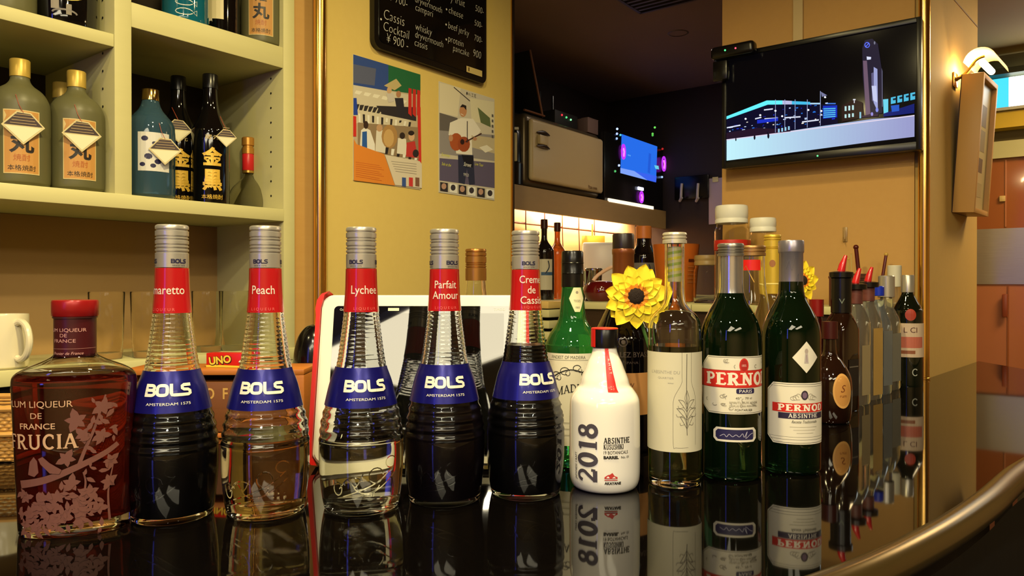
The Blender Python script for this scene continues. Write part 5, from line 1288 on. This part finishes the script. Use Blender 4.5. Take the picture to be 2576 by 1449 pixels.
rt = thing('router', 'black router with small red and green lights on top of the mini fridge', 'router', (0, 0, 0))
obj('case', RB(1.44, 1.62, .40, .55, .926, .985, .004), M_blackm, rt)
for k, c in enumerate(((220, 50, 60), (90, 230, 130), (140, 235, 160))):
    t_, z_ = a.q((540, 568, 612)[k], (568, 578, 594)[k]); bm = bmesh.new(); bmesh.ops.create_uvsphere(bm, u_segments=8, v_segments=6, radius=.0045); bmesh.ops.translate(bm, vec=RW(1.49 + k * .035, .398, .968 - k * .004), verts=bm.verts); obj('indicator_light', bm, EM(*c, 1.5), rt)
for dx in (1.50, 1.60): 
    bm = bmesh.new(); tube(bm, [RW(dx, .52, .985), RW(dx, .52, 1.09)], .005, 8); obj('antenna', bm, M_black, rt)
pb = thing('small_carton', 'small greyish carton standing between the router and the console', 'box', (0, 0, 0))
obj('carton', RB(1.68, 1.77, .385, .46, .9255, .990, .001), mat('carton_grey', (120, 96, 92), 0.6), pb); obj('lid_flap', RB(1.68, 1.77, .384, .42, .9905, .992), mat('carton_grey_light', (140, 112, 106), 0.6), pb)
for k, (t_, h_, c) in enumerate(((1.40, .16, (96, 60, 40)), (1.37, .13, (60, 44, 80)))):
    bk = thing('upright_book', ['brown spined book upright behind the laptop', 'dark violet book upright behind the laptop'][k], 'book', (0, 0, 0), 0, 'books above the mini fridge')
    obj('cover', RB(t_, t_ + .02, .56, .66, .926, .926 + h_), flat(c), bk, False); obj('pages', RB(t_ + .003, t_ + .017, .558, .56, .929, .923 + h_), M_ivory, bk, False)
# hooks and paper on the dark end wall
KE = Vector(RW(2.398, 0)); hk = thing('hook_board', 'black board with two white hooks on the dark kitchen wall', 'hook rail', (0, 0, 0))
(t0, z0), (t1, z1) = tz(1700, 452, KE, -B_), tz(1785, 498, KE, -B_)
obj('board', RB(2.380, 2.398, -t1, -t0, z1, z0 + .01, .003), M_black, hk)
for px in (1719, 1760):
    t_, z_ = tz(px, 478, KE, -B_); bm = bmesh.new(); tube(bm, [RW(2.378, -t_, z_ + .03), RW(2.372, -t_, z_), RW(2.368, -t_, z_ - .045), RW(2.355, -t_ , z_ - .060), RW(2.345, -t_ - .015, z_ - .045)], .007, 8); obj('hook', bm, mat('hook_white', (200, 190, 190), 0.4), hk)
pp = thing('pinned_paper', 'pale mauve sheet of paper on the dark kitchen wall beside the television wall', 'paper', (0, 0, 0))
(t0, z0), (t1, z1) = tz(1784, 450, KE, -B_), tz(1835, 562, KE, -B_)
obj('sheet', RB(2.392, 2.397, -t1, -t0, z1, z0), mat('paper_mauve', (196, 180, 200), 0.6), pp, False); obj('clip', RB(2.388, 2.392, -t0 - .05, -t0 - .02, z0 - .02, z0 + .005), M_chrome, pp, False)

# ------------------------------------------------------------------ things on the back counter
KZ = .1865
def small_bottle(px, d, label, H, r, col, capc, lab_col=None, trans=0.0, name='liquor_bottle', group='bottles on the back counter', cap_h=.035, neck=.011):
    x, y = at(px, d)
    t = thing(name, label, 'bottle', (x, y, KZ), face_cam(x, y), group)
    P_ = smoothprof([(0, r * .9), (.004, r), (H * .55, r), (H * .64, r * .85), (H * .74, neck * 1.1), (H * .9, neck)], 5)
    obj('body', lathe(bmesh.new(), solid(P_), 36), mat('bottle_%d_%d_%d' % col, col, 0.08, coat=0.5, trans=trans), t, angle=60)
    obj('cap', lathe(bmesh.new(), [(neck, H - cap_h), (neck + .002, H - cap_h + .001), (neck + .002, H - .002), (neck, H), (0, H)], 28), mat('capc_%d_%d_%d' % capc, capc, 0.3), t)
    if lab_col:
        a = Art(); a.rect(-r * .9, H * .12, r * .9, H * .5, flat(lab_col)); a.rect(-r * .3, H * .3, r * .9, H * .34, flat((60, 90, 130))); a.rib(cr([(r * .1, H * .32), (r * .5, H * .40), (r * .4, H * .48)], 4), .004, flat((40, 50, 70)))
        a.build('paper_label', t, cyl_surf(P_, r), du=.008, eps=.0006)
    return t
small_bottle(1369, 2.68, 'dark bottle with a blue and white label in the kitchen pass', .292, .036, (26, 18, 18), (60, 24, 16), (206, 196, 176))
small_bottle(1402, 2.82, 'orange liquor bottle beside the dark one in the kitchen pass', .292, .034, (214, 110, 46), (70, 26, 16), trans=.5)
mw = thing('white_appliance', 'pale grey boxy appliance at the back of the kitchen pass', 'appliance', (0, 0, 0))
x, y = at(1515, 3.15)
mw.location = (x, y, KZ); mw.rotation_euler = (0, 0, RYAW - pi / 2 + .5)
obj('case', B(-.085, .075, 0, .16, 0.0, .235, .008), mat('case_pale', (222, 214, 204), 0.35), mw); obj('door', B(-.075, .065, -.006, 0, .02, .225, .004), mat('door_pale', (212, 202, 194), 0.3), mw)
x, y = at(1493, 2.62)
sk = thing('cocktail_shaker', 'polished steel cocktail shaker on the back counter', 'shaker', (x, y, KZ))
obj('body', lathe(bmesh.new(), [(0, 0), (.024, 0), (.026, .002), (.030, .085), (.031, .105), (.029, .108), (.027, .104)], 36), M_chrome, sk)
obj('rolled_rim', lathe(bmesh.new(), [(.0295, .104), (.0318, .106), (.0318, .110), (.0295, .112)], 36), M_chrome, sk)
x, y = at(1474, 2.50)
sk = thing('jigger', 'small steel jigger cup left of the cocktail shaker', 'jigger', (x, y, KZ))
obj('upper_cup', lathe(bmesh.new(), [(.004, .055), (.018, .098), (.019, .100), (.017, .100), (.003, .058)], 30), M_chrome, sk); obj('lower_cup', lathe(bmesh.new(), [(.017, .0), (.019, 0), (.004, .052), (.003, .052)], 30), M_chrome, sk)
obj('waist', lathe(bmesh.new(), [(.003, .05), (.006, .052), (.006, .056), (.003, .058)], 20), M_chrome, sk)
x, y = at(1512, 2.42)
bw = thing('red_kettle', 'dark red glazed pot with a light handle on the back counter beside the sunflower', 'pot', (x, y, KZ), .4)
obj('body', lathe(bmesh.new(), [(0, 0), (.040, 0), (.050, .01), (.056, .03), (.052, .05), (.040, .062), (.036, .064), (0, .068)], 36), mat('pot_red', (96, 18, 18), 0.12, coat=0.6), bw)
bm = bmesh.new(); tube(bm, cr([(-.03, 0, .066), (-.01, 0, .086), (.03, 0, .108), (.048, 0, .112)], 5), [.006] * 16, 10); obj('handle', bm, mat('handle_pinkish', (236, 190, 160), 0.3), bw)
x, y = at(1618, 2.70)
t = small_bottle(1619, 2.62, 'bottle with an orange cap and a grey and black label in the kitchen pass', .262, .046, (20, 14, 16), (226, 130, 60), (128, 120, 116), neck=.026, cap_h=.045)
x, y = at(1700, 2.35)
ov_ = thing('amber_container', 'translucent amber acrylic container behind the clear long necked bottle', 'container', (x, y, KZ), face_cam(x, y))
bm = bmesh.new(); 
P_ = [(0, 0), (.052, 0), (.056, .003), (.074, .182), (.071, .182), (.053, .008), (0, .006)]
obj('vessel', lathe(bm, P_, 4 * 12), mat('amber_acrylic', trans=0.5, ior=1.15, raw=(0.90, 0.26, 0.04), rough=0.1), ov_)
a = Art()
for k in range(5): a.rect(.035, .06 + k * .012, .058, .064 + k * .012, flat((200, 120, 60)))
a.rect(.035, .125, .056, .134, flat((90, 36, 20))); a.build('print', ov_, cyl_surf([(.056, 0), (.0745, .183)], .06), du=.01, eps=.001)
def jar(px, d, label, r, H, lid_h, lid_c, cont=None, contz=None, ribs=True, z0=KZ, name='plastic_jar'):
    x, y = at(px, d)
    t = thing(name, label, 'jar', (x, y, z0), face_cam(x, y))
    P_ = smoothprof([(0, r * .92), (.004, r), (H - lid_h - .045, r), (H - lid_h - .018, r * .98), (H - lid_h - .006, r * .90), (H - .006, r * .88)], 5)
    obj('vessel', lathe(bmesh.new(), thin_shell(P_, .0022, .005), 44), M_glassthin, t, angle=60)
    rl_ = r * .96
    pr = [(0, H - lid_h), (rl_ * .97, H - lid_h), (rl_, H - lid_h + .001), (rl_, H - lid_h + .010), (rl_ * .97, H - lid_h + .012), (rl_ * .97, H - lid_h + .014), (rl_, H - lid_h + .016), (rl_, H - .008), (rl_ * .96, H - .001), (rl_ * .9, H), (0, H)]
    obj('lid', lathe(bmesh.new(), pr, 44), mat('lid_%d_%d_%d' % lid_c, lid_c, 0.4), t)
    if cont:
        for k, (c, a0, a1) in enumerate(cont): obj(['label_band', 'contents', 'contents'][k], lathe(bmesh.new(), ([(r + .0006, a0), (r + .0010, a0 + .001), (r + .0010, a1 - .001), (r + .0006, a1)] if k == 0 else [(0, a0), (r * .92, a0), (r * .92, a1), (0, a1)]), 44), flat(c), t)
    return t
jar(1840, 2.06, 'plastic jar with a white lid and a red band, left one behind the green bottles', .0465, .275, .050, (248, 245, 232), [((206, 44, 32), .150, .178), ((150, 130, 100), .010, .14)])
jar(1919, 2.00, 'plastic jar with a white lid, right one behind the green bottles', .036, .235, .038, (248, 245, 230), None)
jar(1779, 2.20, 'small clear glass jar with a pale lid at the end of the amber container', .040, .142, .030, (170, 140, 90), None, name='glass_jar')

# ------------------------------------------------------------------ artificial sunflowers
def sunflower(label, head, dirv, stem_to, R=.040, seed=1):
    t = thing('sunflower', label, 'flower', (stem_to[0], stem_to[1], stem_to[2]))
    hx, hy, hz = head[0] - stem_to[0], head[1] - stem_to[1], head[2] - stem_to[2]
    z = Vector(dirv).normalized(); xa = Vector((0, 0, 1)).cross(z); xa.normalize(); ya = z.cross(xa)
    M = Matrix(((xa.x, ya.x, z.x, hx), (xa.y, ya.y, z.y, hy), (xa.z, ya.z, z.z, hz), (0, 0, 0, 1)))
    rn = random.Random(seed)
    my = mat('petal_yellow', (252, 216, 40), 0.7); mo = mat('petal_base_orange', (238, 140, 20), 0.55)
    for li, (n, L, zoff, off) in enumerate(((11, R, .0, 0.15), (9, R * .93, -.004, .5), (11, R * .66, .0032, .4))):
        for k in range(n):
            an = 2 * pi * (k + off) / n + rn.uniform(-.08, .08); L_ = L * rn.uniform(.92, 1.06)
            bm = bmesh.new(); rows = []
            for i, (s, w) in enumerate(((.12, .10), (.3, .19), (.5, .25), (.7, .23), (.85, .145), (.94, .07), (1.0, .004))):
                zz = zoff + .0015 * sin(s * 2.6) - .006 * s * s * (1 if li == 1 else .2)
                ww = w * L_ * (1.05, 1.3, 1.15)[li]
                rows.append([bm.verts.new((s * L_, q * ww, zz + .0016 * (q * q))) for q in (-1, -.5, 0, .5, 1)])
            for i, (p, q) in enumerate(zip(rows[:-1], rows[1:])):
                for j in range(4):
                    f = bm.faces.new((p[j], q[j], q[j + 1], p[j + 1])); f.material_index = 1 if (li == 2 and (i <= 1)) else 0
            bmesh.ops.transform(bm, matrix=M @ Matrix.Rotation(an, 4, 'Z'), verts=bm.verts)
            obj('petal', bm, [my, mo], t, angle=180)
    bm = bmesh.new(); lathe(bm, [(0, .0075), (R * .12, .0072), (R * .22, .0062), (R * .27, .0040), (R * .28, .001)][::-1], 28)
    bmesh.ops.transform(bm, matrix=M, verts=bm.verts); obj('flower_centre', bm, noise_mat('seed_brown', (20, 10, 8), (44, 22, 12), 900, 0.7, bump=.8), t)
    bm = bmesh.new(); lathe(bm, [(R * .27, .0030), (R * .31, .0048), (R * .36, .0038)][::-1], 28)
    bmesh.ops.transform(bm, matrix=M, verts=bm.verts); obj('centre_ring', bm, mat('ring_rust', (150, 70, 20), 0.6), t)
    c = Vector((hx, hy, hz)) - z * .004
    bm = bmesh.new(); tube(bm, [c, c - z * .012 + Vector((0, 0, -.01)), Vector((hx * .6, hy * .6 + .01, hz * .65)), Vector((0, 0, 0.0))], [.003, .0026, .0022, .0022], 8); obj('stem', bm, mat('stem_green', (70, 110, 40), 0.5), t)
hx_, hy_ = at(1600, .995)
sunflower('large yellow artificial sunflower facing the camera between the dark bottle and the clear one', (hx_, hy_, zat(745, .995)), (-.10, -1, .02), (.222, .985, 0.0005), .0445, 2)
hx_, hy_ = at(2016, 1.30)
sunflower('yellow artificial sunflower half hidden behind the grey capsule bottle', (hx_, hy_, zat(706, 1.30)), (.35, -1, .1), (.486, 1.285, 0.0005), .036, 5)

# ------------------------------------------------------------------ row of spirits along the far right of the counter
def square_bottle(px, d, name, label, H, w, sh, mats, cap=None, neck=.012, group='spirits row by the television wall', pourer=False, level=None, dk=None, rz=.65, lab=None, capc=None):
    x, y = at(px, d)
    t = thing(name, label, 'bottle', (x, y, 0), rz, group)
    bm = bmesh.new()
    secs = []
    for z, s, q in ((0, .94, .25), (.004, 1, .2), (sh - .012, 1, .2), (sh, .93, .3), (sh + .016, .62, .7), (sh + .026, neck / w * 1.15, 1), (H - .03, neck / w, 1), (H - .03, 0, 1)):
        n = 40; ring = []
        for k in range(n):
            t_ = 2 * pi * k / n; e = .25 + .75 * q
            cx1 = (abs(cos(t_)) ** e) * (1 if cos(t_) >= 0 else -1); sy1 = (abs(sin(t_)) ** e) * (1 if sin(t_) >= 0 else -1)
            ring.append(bm.verts.new((cx1 * w * s, sy1 * w * s * (.8 if q < .5 else 1), z)))
        secs.append(ring)
    for p, q in zip(secs[:-1], secs[1:]):
        for k in range(40): bm.faces.new((p[k], p[(k + 1) % 40], q[(k + 1) % 40], q[k]))
    bm.faces.new(secs[0][::-1])
    bmesh.ops.remove_doubles(bm, verts=secs[-1], dist=1e-5)
    obj('glass_body', bm, mats, t, angle=50)
    if cap:
        ch, cm, cr0 = cap
        obj('cap', lathe(bmesh.new(), [(cr0 - .001, H - ch), (cr0, H - ch + .001), (cr0, H - .002), (cr0 - .0015, H), (0, H)], 32), cm, t)
    if pourer:
        obj('pourer_collar', lathe(bmesh.new(), [(.011, H - .002), (.0215, H), (.0215, H + .010), (.012, H + .012), (0, H + .012)], 28), M_black, t)
        bm = bmesh.new(); tube(bm, [(0, 0, H + .012), (.001, -.002, H + .024), (.006, -.006, H + .042)], [.0075, .0065, .0030], 12); obj('pourer_spout', bm, mat('spout_red', (206, 30, 36), 0.2, coat=.5), t)
    if lab:
        a = Art(); 
        for (x0, z0, x1, z1, c) in lab: a.rect(x0, z0, x1, z1, flat(c))
        a.build('paper_label', t, lambda u, v, h: (u, -(w * .8 + h), v), eps=.0008)
    return t
M_pale = mat('pale_glass', trans=0.9, ior=1.35, rough=0.03, raw=(0.85, 0.80, 0.66)); M_palebl = mat('pale_blue_glass', trans=0.85, ior=1.35, rough=0.03, raw=(0.60, 0.66, 0.70)); M_brn = mat('brown_liquor_glass', (30, 14, 8), 0.05, coat=.6)
# oval labelled squat bottle
x, y = at(2087, 1.30)
t = thing('squat_brandy_bottle', 'squat dark bottle with an oval tan label beside the absinthe bottle', 'bottle', (x, y, 0), face_cam(x, y) + .25)
P_ = smoothprof([(0, .030), (.004, .034), (.03, .037), (.07, .0365), (.09, .031), (.108, .020), (.12, .012), (.15, .0105)], 5)
obj('glass_body', lathe(bmesh.new(), solid(P_), 44), M_brn, t, angle=60); obj('cap', lathe(bmesh.new(), [(.012, .145), (.0135, .146), (.0135, .176), (0, .177)], 28), mat('cap_maroon', (60, 16, 16), 0.3), t)
a = Art(); a.ell(.014, .058, .018, .030, flat((214, 160, 92)), 28); a.ell(.014, .058, .015, .026, flat((200, 142, 76)), 28); a.text('S', .014, .056, .018, flat((120, 60, 30)), 'c', shear=.3); a.text('rum', .014, .047, .008, flat((120, 60, 30)), 'c')
a.build('oval_label', t, cyl_surf(P_, .0365), du=.006, dv=.01, eps=.0006, smooth=True)
x, y = at(2054, 1.45)
t = thing('dark_red_bottle', 'narrow dark red bottle just right of the grey capsule bottle', 'bottle', (x, y, 0), 0)
P_ = smoothprof([(0, .018), (.004, .021), (.13, .021), (.15, .018), (.165, .012), (.19, .011)], 4)
obj('glass_body', lathe(bmesh.new(), solid(P_), 36), mat('dark_red_glass', (46, 8, 8), 0.05, coat=.6), t, angle=60); obj('cap', lathe(bmesh.new(), [(.012, .178), (.0135, .179), (.0135, .212), (0, .213)], 28), mat('cap_red2', (130, 20, 20), 0.3), t)
square_bottle(2116, 1.41, 'whisky_bottle', 'square dark whisky bottle with a black V marked cap and red pourer', .255, .0310, .166, M_brn, (.068, M_black, .0185), pourer=True, lab=[(-.018, .03, .018, .10, (30, 26, 26)), (-.016, .085, .016, .087, (120, 110, 100))])
wb_ = COL.objects['whisky_bottle']; a = Art(); a.text('V', 0, .205, .014, flat((110, 120, 110)), 'c', sx=1.2)
a.build('cap_lettering', wb_, cyl_surf([(.0186, .1), (.0186, .3)], .0186, -1.0), du=.003, eps=.0003)
square_bottle(2152, 1.49, 'clear_spirit_bottle', 'clear spirit bottle with a red pourer, second in the row by the television wall', .232, .0270, .175, M_pale, (.030, mat('cap_dusky', (110, 60, 54), .4), .0135), pourer=True, lab=[(-.016, .02, .016, .12, (170, 150, 110))])
square_bottle(2183, 1.56, 'clear_spirit_bottle', 'clear spirit bottle with a tall tan label, third in the row by the television wall', .236, .0270, .170, M_pale, (.030, mat('cap_dusky'), .0135), pourer=True, lab=[(-.020, .01, .020, .150, (196, 156, 84))])
square_bottle(2209, 1.63, 'clear_spirit_bottle', 'bluish spirit bottle with a blue cap in the row by the television wall', .238, .0270, .160, M_palebl, (.022, mat('cap_blue', (24, 50, 190), .3), .0125), lab=[(-.02, .02, .02, .14, (120, 124, 124))])
square_bottle(2230, 1.70, 'clear_spirit_bottle', 'clear square bottle with a ringed grey cap in the row by the television wall', .262, .0290, .165, M_pale, (.050, M_silver, .0175), lab=[(-.02, .02, .02, .13, (130, 128, 116))])
square_bottle(2250, 1.87, 'clear_spirit_bottle', 'clear bottle with a tall white cap near the right brass pole', .290, .0240, .170, M_pale, (.055, mat('cap_white', (226, 220, 200), .4), .0165), lab=None)
x, y = at(2283, 1.76)
t = thing('bitter_bottle', 'dark bottle with a silver cap and white red label beside the right brass pole', 'bottle', (x, y, 0), face_cam(x, y) + .2)
P_ = smoothprof([(0, .031), (.004, .034), (.16, .034), (.185, .030), (.205, .020), (.220, .013), (.235, .012)], 5)
obj('glass_body', lathe(bmesh.new(), solid(P_), 40), mat('bitter_glass', (14, 20, 12), 0.04, coat=.6), t, angle=60); obj('cap', lathe(bmesh.new(), [(.0125, .222), (.0145, .223), (.0145, .262), (.0135, .264), (0, .264)], 28), M_silver, t)
a = Art(); a.rect(-.05, .070, .05, .150, flat((216, 190, 164))); a.text('L CI', .0, .128, .018, flat((80, 30, 26)), 'c'); a.rect(-.02, .092, .03, .118, flat((200, 110, 90))); a.rect(-.02, .078, .01, .086, flat((150, 90, 60))); a.ell(0, .170, .012, .014, flat((176, 60, 40))); a.rib(arc(.01, .035, .006, .008, 40, 320, 8), .002, flat((190, 190, 180)))
a.build('paper_label', t, cyl_surf(P_, .034), du=.006, dv=.01, eps=.0006)
# holder with stirrers
x, y = at(2196, 1.80)
t = thing('stirrer_box', 'brown box holding straws and picks behind the spirits row', 'holder', (x, y - .0, 0), .65)
t.location = (x - .03, y + .06, KZ)
obj('box', B(-.045, .045, -.03, .03, 0, .082, .002), mat('box_brown', (84, 40, 26), 0.5), t); obj('rim_band', B(-.046, .046, -.031, .031, .070, .076, .001), mat('band_brown', (110, 56, 34), 0.5), t)
for k, (px0, py0, px1, py1, c, r_) in enumerate(((2170, 720, 2153, 622, (84, 20, 16), .0052), (2212, 690, 2229, 640, (96, 24, 18), .0040), (2142, 700, 2134, 652, (196, 166, 90), .0020), (2144, 700, 2141, 638, (206, 176, 100), .0016))):
    dd = 1.9; q0 = (*at(px0, dd), zat(py0, dd)); q1 = (*at(px1, dd), zat(py1, dd))
    s = thing('stirrer', ['thick dark red stirrer leaning left above the pourers', 'dark red stirrer leaning right above the brown box', 'pale pick at the left of the stirrers', 'pale pick just right of the leftmost one'][k], 'stirrer', q0, 0, 'stirrers above the spirits row')
    bm = bmesh.new(); tube(bm, [(0, 0, -.06), (q1[0] - q0[0], q1[1] - q0[1], q1[2] - q0[2])], r_, 8); obj('rod', bm, mat('stir_%d' % k, c, .3), s)
    bm = bmesh.new(); bmesh.ops.create_uvsphere(bm, u_segments=10, v_segments=8, radius=r_ * 1.3); bmesh.ops.translate(bm, vec=(q1[0] - q0[0], q1[1] - q0[1], q1[2] - q0[2]), verts=bm.verts); obj('tip', bm, mat('stir_tip_%d' % (k > 1 or k == 1), (210, 170, 80) if k else (84, 20, 16), .3), s)
# clear hook on the television wall
TWO = Vector(RW(1.0, 0)); t_, z_ = tz(2126, 590, TWO, -B_)
h = thing('clear_hook', 'small clear hook with a brownish smudge on the wall under the television', 'hook', RW(.999, -t_, z_), RYAW - pi / 2)
obj('base_plate', B(-.006, .006, -.002, 0, -.02, .02, .001), mat('hook_clear', (176, 140, 86), .3), h); bm = bmesh.new(); tube(bm, [(0, -.002, .01), (0, -.005, -.012), (0, -.014, -.018), (0, -.018, -.008)], .0018, 8); obj('hook_arm', bm, mat('hook_clear'), h)

# ------------------------------------------------------------------ framed shadow box and picture lamp on the pillar
fb = thing('shadow_box_frame', 'pale wooden box frame tilted forward on the pillar under the glowing lamp', 'frame', (0, 0, 0))
q0 = MPIL.inverted() @ Vector((1.240, 2.078, 0)); fx0 = q0.x
MF = MPIL @ Matrix.Translation((fx0, 0, .445)) @ Matrix.Rotation(radians(3.5), 4, 'X')
fb.matrix_world = MF
M_fw = noise_mat('frame_wood', (222, 172, 96), (210, 156, 84), 12, 0.45, stretch=(1, 1, .2))
FW, FHt, FD = .19, .385, .055
for nm, b in (('side_rail', (0, .014, -FD, -.002, 0, FHt)), ('side_rail', (FW - .014, FW, -FD, -.002, 0, FHt)), ('top_rail', (.014, FW - .014, -FD, -.002, FHt - .014, FHt)), ('bottom_rail', (.014, FW - .014, -FD, -.002, 0, .014))):
    obj(nm, B(*b, .001), M_fw, fb)
obj('picture', B(.014, FW - .014, -FD + .012, -FD + .014, .014, FHt - .014), mat('picture_cream', (206, 190, 140), 0.3), fb, False)
a = Art()
for (x0, z0, x1, z1, c) in ((.05, .25, .13, .31, (120, 96, 64)), (.05, .18, .13, .24, (150, 130, 90)), (.05, .12, .12, .16, (110, 84, 60)), (.06, .05, .13, .09, (190, 170, 120))): a.rect(x0, z0, x1, z1, flat(c))
a.build('artwork', fb, lambda u, v, h: (u, -FD + .0118 - h, v))
obj('backing', B(0, FW, -.002, 0, 0, FHt), mat('backing_dark', (60, 34, 22), .6), fb, False)
pl_ = thing('picture_lamp', 'glowing brass picture lamp with a curved shade above the tilted box frame', 'lamp', (0, 0, 0)); pl_.matrix_world = MPIL @ Matrix.Translation((fx0 - .005, 0, .822))
bm = bmesh.new()
for (a0, a1, r_) in ((200, 350, .040),):
    n = 14; L0, L1 = .0, .17
    ra = [bm.verts.new((L0, -.068 + r_ * cos(radians(10 + 170 * k / n)), .032 + r_ * sin(radians(10 + 170 * k / n)))) for k in range(n + 1)]
    rb = [bm.verts.new((L1, -.068 + r_ * cos(radians(10 + 170 * k / n)), .032 + r_ * sin(radians(10 + 170 * k / n)))) for k in range(n + 1)]
    for k in range(n): bm.faces.new((ra[k], ra[k + 1], rb[k + 1], rb[k]))
    sh_o = obj('shade', bm, mat('shade_glow', (240, 190, 110), 0.4, emit=(255, 196, 110), estr=.9), pl_)
bm = bmesh.new(); tube(bm, [(.03, -.070, .036), (.15, -.070, .036)], .009, 12); obj('bulb', bm, mat('bulb_glow', (0, 0, 0), emit=(255, 236, 190), estr=22), pl_)
bm = bmesh.new(); tube(bm, cr([(.03, -.004, .0), (.03, -.03, .015), (.03, -.055, .045), (.03, -.075, .052)], 4), .005, 8); obj('arm', bm, M_brass, pl_)
obj('wall_plate', B(.01, .05, -.006, 0, -.02, .02, .002), M_brass, pl_)
pt = bpy.data.lights.new('picture_lamp_light', 'POINT'); pt.energy = 2.2; pt.color = (1, .72, .36); pt.shadow_soft_size = .02
po_ = bpy.data.objects.new('picture_lamp_light', pt); COL.objects.link(po_); po_.location = (MPIL @ Vector((fx0 + .04, -.045, .845)))

# unseen blue light column behind the seats, inferred from streaks on the bottles
df = thing('blue_light_column', 'tall blue violet light column against the rear wall behind the seats', 'light column', (-1.34, -1.55, FL), radians(-32) + pi)
obj('housing', B(-.12, .12, 0.012, .10, 0, 2.22, .01), M_black, df)
obj('diffuser', B(-.08, .08, 0.0, .011, 1.08, 2.18, .002), mat('column_light_blue', (0, 0, 0), emit=(96, 100, 255), estr=8.0), df)
